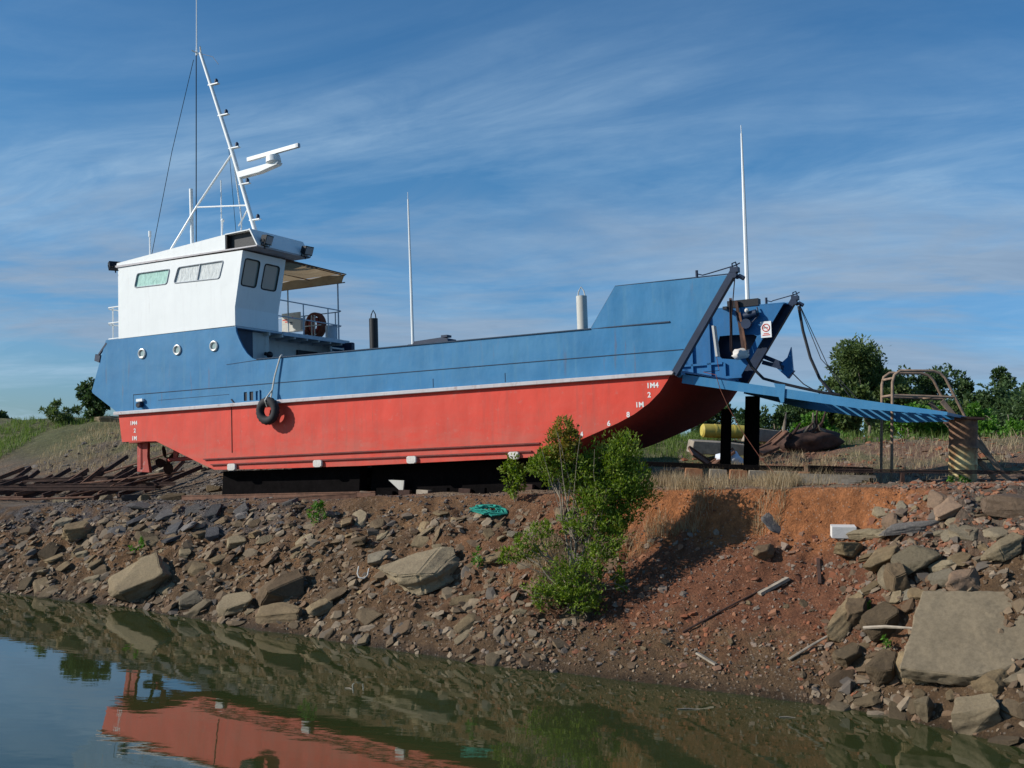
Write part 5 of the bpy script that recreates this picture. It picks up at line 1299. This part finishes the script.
# rusty stair frame behind it
fr = empty('stair_frame', (8.45, 25.5, height(8.45, 25.5)), label='rusty tubular stair frame with arched handrails behind the ramp tip', cat='stairs')
fz = fr.location.z
def F(x, z, y=0.0): return (x-8.45, y, z-fz)
for y in (0.0, 0.72):
    dx = 0.10*0 
    c = MB()
    arch = [F(8.46+dx, fz-0.05, y), F(8.45+dx, 5.35, y), F(8.49+dx, 5.52, y), F(8.62+dx, 5.62, y), F(9.35+dx, 5.64, y), F(9.50+dx, 5.60, y), F(9.62+dx, 5.50, y), F(10.12+dx, 4.55, y), F(10.85+dx, 3.50, y)]
    c.tube(arch, 0.033, 8)
    c.build('handrail', M['rust_pale'], fr)
    c = MB(); c.tube([F(8.46, 5.07, y), F(9.86, 5.07, y)], 0.03, 8); c.build('side_bar', M['rust_pale'], fr)
    c = MB(); c.bar(F(9.55, 4.98, y), F(11.05, 3.28, y), 0.05, 0.10); c.build('stringer', M['rust_pale'], fr)
for x, z in ((8.46, 5.07), (9.4, 5.07), (8.46, 5.45)):
    c = MB(); c.tube([F(x, z, 0), F(x, z, 0.72)], 0.028, 8); c.build('cross_bar', M['rust_pale'], fr)
for i in range(6):
    k = (i+0.5)/6; c = MB(); c.box(F(9.6+1.4*k, 4.92-1.6*k, 0.36), (0.20, 0.68, 0.03)); c.build('tread', M['rust_dark'], fr)

# ---------------------------------------------------------------- scrap behind the bow
def drop(o, x, y, dz, rot, lab, cat, group=None):
    o.location = (x, y, height(x, y)+dz); o.rotation_euler = rot; return tag(o, lab, cat, group)
c = MB(); c.tube([(-0.70, 0, 0), (-0.65, 0, 0), (0.65, 0, 0), (0.70, 0, 0)], [0.16, 0.21, 0.21, 0.16], 20); c.tube([(-0.3, 0, 0), (-0.24, 0, 0)], 0.22, 20); c.tube([(0.3, 0, 0), (0.36, 0, 0)], 0.22, 20)
drop(c.build('steel_tank', M['yellow']), 6.55, 35.4, 0.36, (0, 0, 0.15), 'faded yellow tank lying on the ridge behind the piles', 'tank')
c = MB(); c.prism([(-0.9, -0.15), (0.9, -0.2), (0.95, 0.12), (0.2, 0.2), (-0.85, 0.22)], -0.3, 0.3); drop(c.build('concrete_lump', M['wood'], bevel=0.03), 6.1, 33.6, 0.26, (0.1, 0, 0.1), 'pale grey slab of rubble in front of the yellow tank', 'slab')
for i, (x, y, dz, rot, sz, lab) in enumerate(((5.45, 32.6, 0.22, (0.5, 0.5, 0.4), (0.9, 0.5, 0.06), 'rusty bent plate leaning left of the white tarp'), (5.95, 32.3, 0.2, (0.3, -0.6, -0.3), (0.85, 0.35, 0.07), 'rusty plate lying against the white tarp'), (7.35, 32.9, 0.2, (0.4, -0.3, 0.7), (0.8, 0.3, 0.10), 'rusty red scrap piece right of the thick pile'), (7.65, 33.2, 0.36, (0.2, -0.7, 0.2), (0.9, 0.25, 0.08), 'rusty red scrap piece tilted up towards the dark stump'))):
    c = MB(); c.box((0, 0, 0), sz); c.bar((-sz[0]/2, sz[1]/2, 0.03), (sz[0]/2, sz[1]/2, 0.03), 0.05, 0.09); drop(c.build('scrap_plate', M['rust'], bevel=0.008), x, y, dz, rot, lab, 'scrap metal')
t_ = sheet_lump('crumpled_tarp', M['tarp'], (0, 0, 0), (0.36, 0.25, 0.24), 8); drop(t_, 6.2, 32.4, 0.15, (0, 0.3, 0), 'crumpled white tarp left of the thin pile, among the scrap', 'tarp')
# uprooted stump and dark spoil
c = MB()
r2 = random.Random(12)
st_ = sheet_lump('uprooted_stump', M['rust_dark'], (0, 0, 0), (0.85, 0.5, 0.40), 15)
drop(st_, 8.7, 33.6, 0.30, (0, -0.15, 0), 'dark uprooted stump with broken roots behind the scrap', 'stump')
for i in range(9):
    c = MB(); a = r2.uniform(0.3, 2.8); L = r2.uniform(0.4, 0.8); x0 = r2.uniform(-0.8, 0.7)
    c.tube([(x0, -0.2, 0.2), (x0+math.cos(a)*L*0.4, -0.3, 0.2+math.sin(a)*L*0.5), (x0+math.cos(a)*L*0.6+0.05, -0.35, 0.2+math.sin(a)*L)], [0.07, 0.045, 0.02], 7); c.build('root', M['bark' if i % 2 else 'rust_dark'], st_)
c = MB(); c.prism([(-0.6, 0), (0.6, 0), (0.5, 0.35), (-0.4, 0.42)], -0.3, 0.3); drop(c.build('concrete_lump', M['wood'], bevel=0.05), 7.55, 34.4, 0.1, (0, 0, 0.2), 'grey concrete lump behind the rusty red scrap', 'slab')

# ---------------------------------------------------------------- old track panels at far left
def gp2(x, y, dz): return Vector((x, y, height(x, y)+dz))
base = [(-15.6, 33.6), (-9.9, 33.0)]
c_n = 0
r3 = random.Random(17)
for i in range(30):                                   # sleepers lying diagonal, half buried in rubble
    k = (i % 17)/16+(0.03 if i > 16 else 0); x = -16.6+6.8*k; y = 34.6-0.4*k+r3.uniform(-0.3, 0.3)+(1.6 if i > 16 else 0)
    y += r3.uniform(-0.5, 0.9); w_ = r3.uniform(0.3, 1.15); p, q_ = gp2(x-0.8*w_, y-0.7, 0.04+r3.uniform(0, 0.12)), gp2(x+0.4*w_, y+0.5, 0.22+r3.uniform(0, 0.45))
    c = MB(); m_ = (p+q_)/2; c.bar(p-m_, q_-m_, 0.12, 0.07); c.bar(p-m_+Vector((0, 0, 0.05)), q_-m_+Vector((0, 0, 0.05)), 0.05, 0.08, mi=0)
    o = c.build('steel_sleeper', M['rust' if i % 3 == 0 else 'rust_dark'], bevel=0.006); o.location = m_; tag(o, 'rusty steel sleeper lying across the old rails at the left edge', 'sleeper', 'rusty sleepers at left')
for i, (a, b2, lab) in enumerate((((-17.5, 34.0), (-10.1, 33.1), 'long rusty rail lying over the sleepers, the nearest to the creek'), ((-18.0, 35.2), (-9.8, 34.0), 'long rusty rail in the middle of the old sleepers'), ((-18.0, 36.6), (-10.6, 35.4), 'long rusty rail at the back of the old sleepers'))):
    rail_along([gp2(*a, 0.30), gp2((a[0]+b2[0])/2, (a[1]+b2[1])/2, 0.36), gp2(*b2, 0.22)], 'rusty_rail', 'rust_dark', lab, 0.08, 0.10)
for i, (a, b2, r0) in enumerate((((-13.2, 36.5, 0.25), (-9.4, 35.2, 1.15), 0.03), ((-12.6, 33.0, 0.2), (-9.7, 34.5, 0.5), 0.025), ((-15.0, 32.3, 0.12), (-11.3, 31.6, 0.15), 0.03), ((-17, 32.6, 0.15), (-13.5, 32.2, 0.2), 0.035), ((-12.9, 35, 0.4), (-10.2, 34.4, 0.55), 0.03))):
    p, q_ = gp2(*a), gp2(*b2); c = MB(); c.tube([(0, 0, 0), tuple((q_-p)/2+Vector((0, 0, -0.03))), tuple(q_-p)], r0, 7)
    o = c.build('rusty_rod', M['rust']); o.location = p; tag(o, 'bent rusty rod lying on the old sleepers at left', 'rod', 'rusty rods at left')
for i, (x, y, d, rz2, m2, lab) in enumerate(((-10.3, 31.9, (0.75, 0.45, 0.32), 0.3, 'rock_slate', 'grey angular rock on the ground left of the rudder'), (-8.9, 30.6, (0.9, 0.5, 0.3), 0.1, 'rock_dark', 'dark flat rock just below the rudder'), (-9.75, 31.0, (0.45, 0.35, 0.28), 0.9, 'rock_pale', 'pale rock left of the rudder foot'), (-11.2, 41.5, (0.9, 0.5, 0.35), 0.0, 'rock_slate', 'grey rock on the slope behind the stern'), (-15.8, 45.4, (1.5, 0.6, 0.3), 0.05, 'rock_pale', 'pale block on the ridge beside the dark shrub'))):
    place_rock(with_mat(rock_mesh('stone', 300+i, (1, 1, 1), 16, 2, 0.5), M[m2]), x, y, d, rz2, 0.5, 0.1, label=lab, cat='rock')
for i in range(26):
    x = r3.uniform(-12.5, -8.5); y = r3.uniform(30.2, 38); z = r3.uniform(0.15, 0.42)
    place_rock(r3.choice(lib(r3.choice(['rock_slate', 'rock_pale', 'rock_dark']))), x, y, (z*1.2, z, z*0.6), r3.uniform(0, 6), 0.5, 0.15, name='rock', extra=(r3.uniform(-.4, .4), 0), label='small grey stone on the gravel beside and behind the rudder', cat='rock', group='stones by the rudder')

# ---------------------------------------------------------------- small litter on the bank
def stick(a, b2, r0, mat, lab, cat='stick', flat=False):
    p = Vector((a[0], a[1], height(*a[:2])+a[2])); q_ = Vector((b2[0], b2[1], height(*b2[:2])+b2[2])); c = MB()
    if flat: c.bar((0, 0, 0), q_-p, r0*2.2, r0)
    else: c.tube([(0, 0, 0), tuple((q_-p)*0.4+Vector((0.02, 0.01, 0.02))), tuple(q_-p)], [r0, r0*0.9, r0*0.6], 6)
    o = c.build('stick' if not flat else 'plank', M[mat]); o.location = p; tag(o, lab, cat)
stick((2.90, 18.85, 0.04), (4.55, 19.35, 0.06), 0.018, 'rust_dark', 'long thin brown stick across the clay slope')
stick((3.05, 18.30, 0.05), (3.30, 18.00, 0.05), 0.03, 'wood', 'short pale plank piece lying alone near the foot of the slope', 'plank', True)
stick((4.35, 17.70, 0.05), (5.25, 17.85, 0.12), 0.022, 'wood', 'pale stick pointing at the dark lumpy boulder')
stick((5.40, 17.45, 0.30), (5.95, 16.80, 0.35), 0.028, 'wood', 'pale stick leaning between the dark boulders and the big concrete slab')
stick((4.20, 19.15, 0.05), (4.70, 19.30, 0.05), 0.05, 'wood', 'flat pale board scrap on the red clay slope', 'plank', True)
stick((5.15, 19.0, 0.05), (5.25, 19.5, 0.05), 0.025, 'rust_dark', 'small rusty bracket on the slope left of the rubble', 'scrap', True)
# bits floating on the creek
for i, (x, y, l, a_) in enumerate(((2.6, 16.2, 0.32, 0.1), (-2.2, 16.8, 0.12, -0.5), (3.9, 15.9, 0.22, 0.0))):
    c = MB(); c.tube([(-l/2, 0, 0), (0, 0.02, 0.004), (l/2, 0, 0)], [0.006, 0.009, 0.004], 5); o = c.build('floating_twig', M['wood']); o.location = (x, y, 0.006); o.rotation_euler = (0, 0, a_); tag(o, 'thin pale twig floating on the creek', 'twig', 'floating twigs')
# green rope heap
rg = random.Random(2); c = MB(); pts = []
for i in range(150):
    a = i*0.42; k = 0.12+0.22*rg.random()
    pts.append((math.cos(a)*k*1.25+rg.uniform(-.05, .05), math.sin(a)*k*0.75, 0.03+0.10*rg.random()*(1.3-k*3)+0.05))
c.tube(pts, 0.018, 5); o = c.build('green_rope_heap', M['green_rope']); o.location = (-0.34, 22.98, height(-0.34, 22.98)); o.rotation_euler = (0.35, 0, 0.2); tag(o, 'tangled heap of green rope on the bank edge left of the small shrub', 'rope')
c = MB(); c.tube([(-0.10, 0, 0.24), (-0.11, 0, 0.08), (-0.07, 0, 0.0), (0.03, 0, -0.02), (0.09, 0, 0.05), (0.10, 0, 0.20)], 0.014, 6); o = c.build('bent_wire', M['rope']); o.location = (-2.74, 22.3, height(-2.74, 22.3)+0.12); o.rotation_euler = (-0.6, 0, 0); tag(o, 'pale horseshoe-shaped bent wire on the bank left of the large flat slab', 'wire')
t_ = sheet_lump('grey_sheet', M['rock_slate'], (0, 0, 0), (0.26, 0.02, 0.22), 5); t_.location = (4.75, 20.46, height(4.75, 20.46)+0.02); t_.rotation_euler = (-0.75, 0.3, 0.2); tag(t_, 'torn grey-green sheet stuck to the orange clay face', 'sheet')
place_rock(with_mat(rock_mesh('stone', 333, (1, 1, 1), 15, 2, 0.5), M['rock_dark']), 4.45, 19.95, (0.55, 0.35, 0.26), 0.3, 0.5, 0.1, label='brown clod of clay casting a shadow in the middle of the cut', cat='clod')

# ---------------------------------------------------------------- light, sky, camera
SUN_AZ, SUN_EL = math.radians(SUNA), math.radians(SUNE)     # azimuth measured from -Y towards -X
sd = Vector((-math.sin(SUN_AZ)*math.cos(SUN_EL), -math.cos(SUN_AZ)*math.cos(SUN_EL), math.sin(SUN_EL)))
L = bpy.data.lights.new('sun', 'SUN'); L.energy = 4.6; L.angle = math.radians(0.53); L.color = (1.0, 0.955, 0.89)
lo = bpy.data.objects.new('sun', L); link(lo); lo.rotation_euler = sd.to_track_quat('Z', 'Y').to_euler()
w = bpy.data.worlds.new('World'); SC.world = w; w.use_nodes = True; nt = w.node_tree
bg = nt.nodes['Background']; sky = nt.nodes.new('ShaderNodeTexSky'); sky.sky_type = 'NISHITA'; sky.sun_disc = False
sky.sun_elevation = SUN_EL; sky.sun_rotation = math.atan2(sd.x, sd.y) % (2*PI); sky.air_density = 1.0; sky.dust_density = 0.4; sky.ozone_density = 3.0
tc = nt.nodes.new('ShaderNodeTexCoord'); sp = nt.nodes.new('ShaderNodeSeparateXYZ'); nt.links.new(tc.outputs['Generated'], sp.inputs[0])
# thin cloud sheets on a flat layer high above: direction / height gives a point on the layer
zc = math_n(nt, 'ADD', math_n(nt, 'MAXIMUM', sp.outputs['Z'], 0.0), 0.12)
cx = nt.nodes.new('ShaderNodeCombineXYZ'); nt.links.new(math_n(nt, 'DIVIDE', sp.outputs['X'], zc), cx.inputs[0]); nt.links.new(math_n(nt, 'DIVIDE', sp.outputs['Y'], zc), cx.inputs[1])
def layer(rot, scale, loc=(0, 0, 0)):
    a_ = nt.nodes.new('ShaderNodeMapping'); a_.inputs['Rotation'].default_value = (0, 0, math.radians(rot)); nt.links.new(cx.outputs[0], a_.inputs[0])
    b_ = nt.nodes.new('ShaderNodeMapping'); b_.inputs['Scale'].default_value = scale; b_.inputs['Location'].default_value = loc; nt.links.new(a_.outputs[0], b_.inputs[0])
    return b_.outputs[0]
def ramp_z(z0, z1, lo=0.0, hi=1.0):
    r = nt.nodes.new('ShaderNodeMapRange'); r.interpolation_type = 'SMOOTHSTEP'
    for k, v_ in (('From Min', z0), ('From Max', z1), ('To Min', lo), ('To Max', hi)): r.inputs[k].default_value = v_
    nt.links.new(sp.outputs['Z'], r.inputs['Value']); return r.outputs['Result']
skyc = mixc(nt, 1.0, sky.outputs[0], mixc(nt, ramp_z(0.02, 0.26), SKYTINT_LOW, SKYTINT), 'MULTIPLY')
# high wispy veil: broad soft patches broken up by finer wisps
va = noise_f(nt, layer(22, (0.55, 1.0, 1), VLOC), 0.95, 9, 0.62, 0.44, 0.66, None, 1.0)
vb = noise_f(nt, layer(30, (0.8, 2.2, 1), VLOC), 2.6, 8, 0.65, 0.30, 0.75, None, 0.8)
veil = math_n(nt, 'MULTIPLY', math_n(nt, 'MULTIPLY', va, math_n(nt, 'ADD', math_n(nt, 'MULTIPLY', vb, 0.8), 0.3)), ramp_z(0.40, 0.22, 0.15, 1.0))
skyc = mixc(nt, math_n(nt, 'MULTIPLY', veil, 0.62), skyc, VEIL)
# lower greyer sheet, in ragged banks
ca = noise_f(nt, layer(8, (0.75, 1.15, 1), CLOC), 0.85, 9, 0.6, 0.43, 0.58, None, 0.6)
cb = noise_f(nt, layer(8, (1.2, 2.4, 1), CLOC), 3.0, 8, 0.65, 0.20, 0.80, None, 0.5)
sheet = math_n(nt, 'MULTIPLY', math_n(nt, 'MULTIPLY', ca, math_n(nt, 'MULTIPLY', ramp_z(0.25, 0.19), ramp_z(0.03, 0.09))), 0.88)
out = mixc(nt, sheet, skyc, mixc(nt, cb, CLOUD, CLOUD2))
nt.links.new(out, bg.inputs['Color']); bg.inputs['Strength'].default_value = 0.085
cam = bpy.data.cameras.new('camera'); cam.sensor_width = 36; cam.lens = 1150.48/1024*36; cam.clip_start = 0.1; cam.clip_end = 6000
co = bpy.data.objects.new('camera', cam); link(co)
co.matrix_world = Matrix.Translation((0, 0, 3.4142))@Matrix.Rotation(PI/2+0.0631, 4, 'X')@Matrix.Rotation(0.0345, 4, 'Z')
SC.camera = co
SC.view_settings.view_transform = 'Standard'; SC.view_settings.look = 'None'; SC.view_settings.exposure = EXPO; SC.view_settings.gamma = 1.0
SC.render.engine = 'CYCLES'
SC.cycles.max_bounces = 6; SC.cycles.transparent_max_bounces = 4; SC.cycles.use_denoising = True
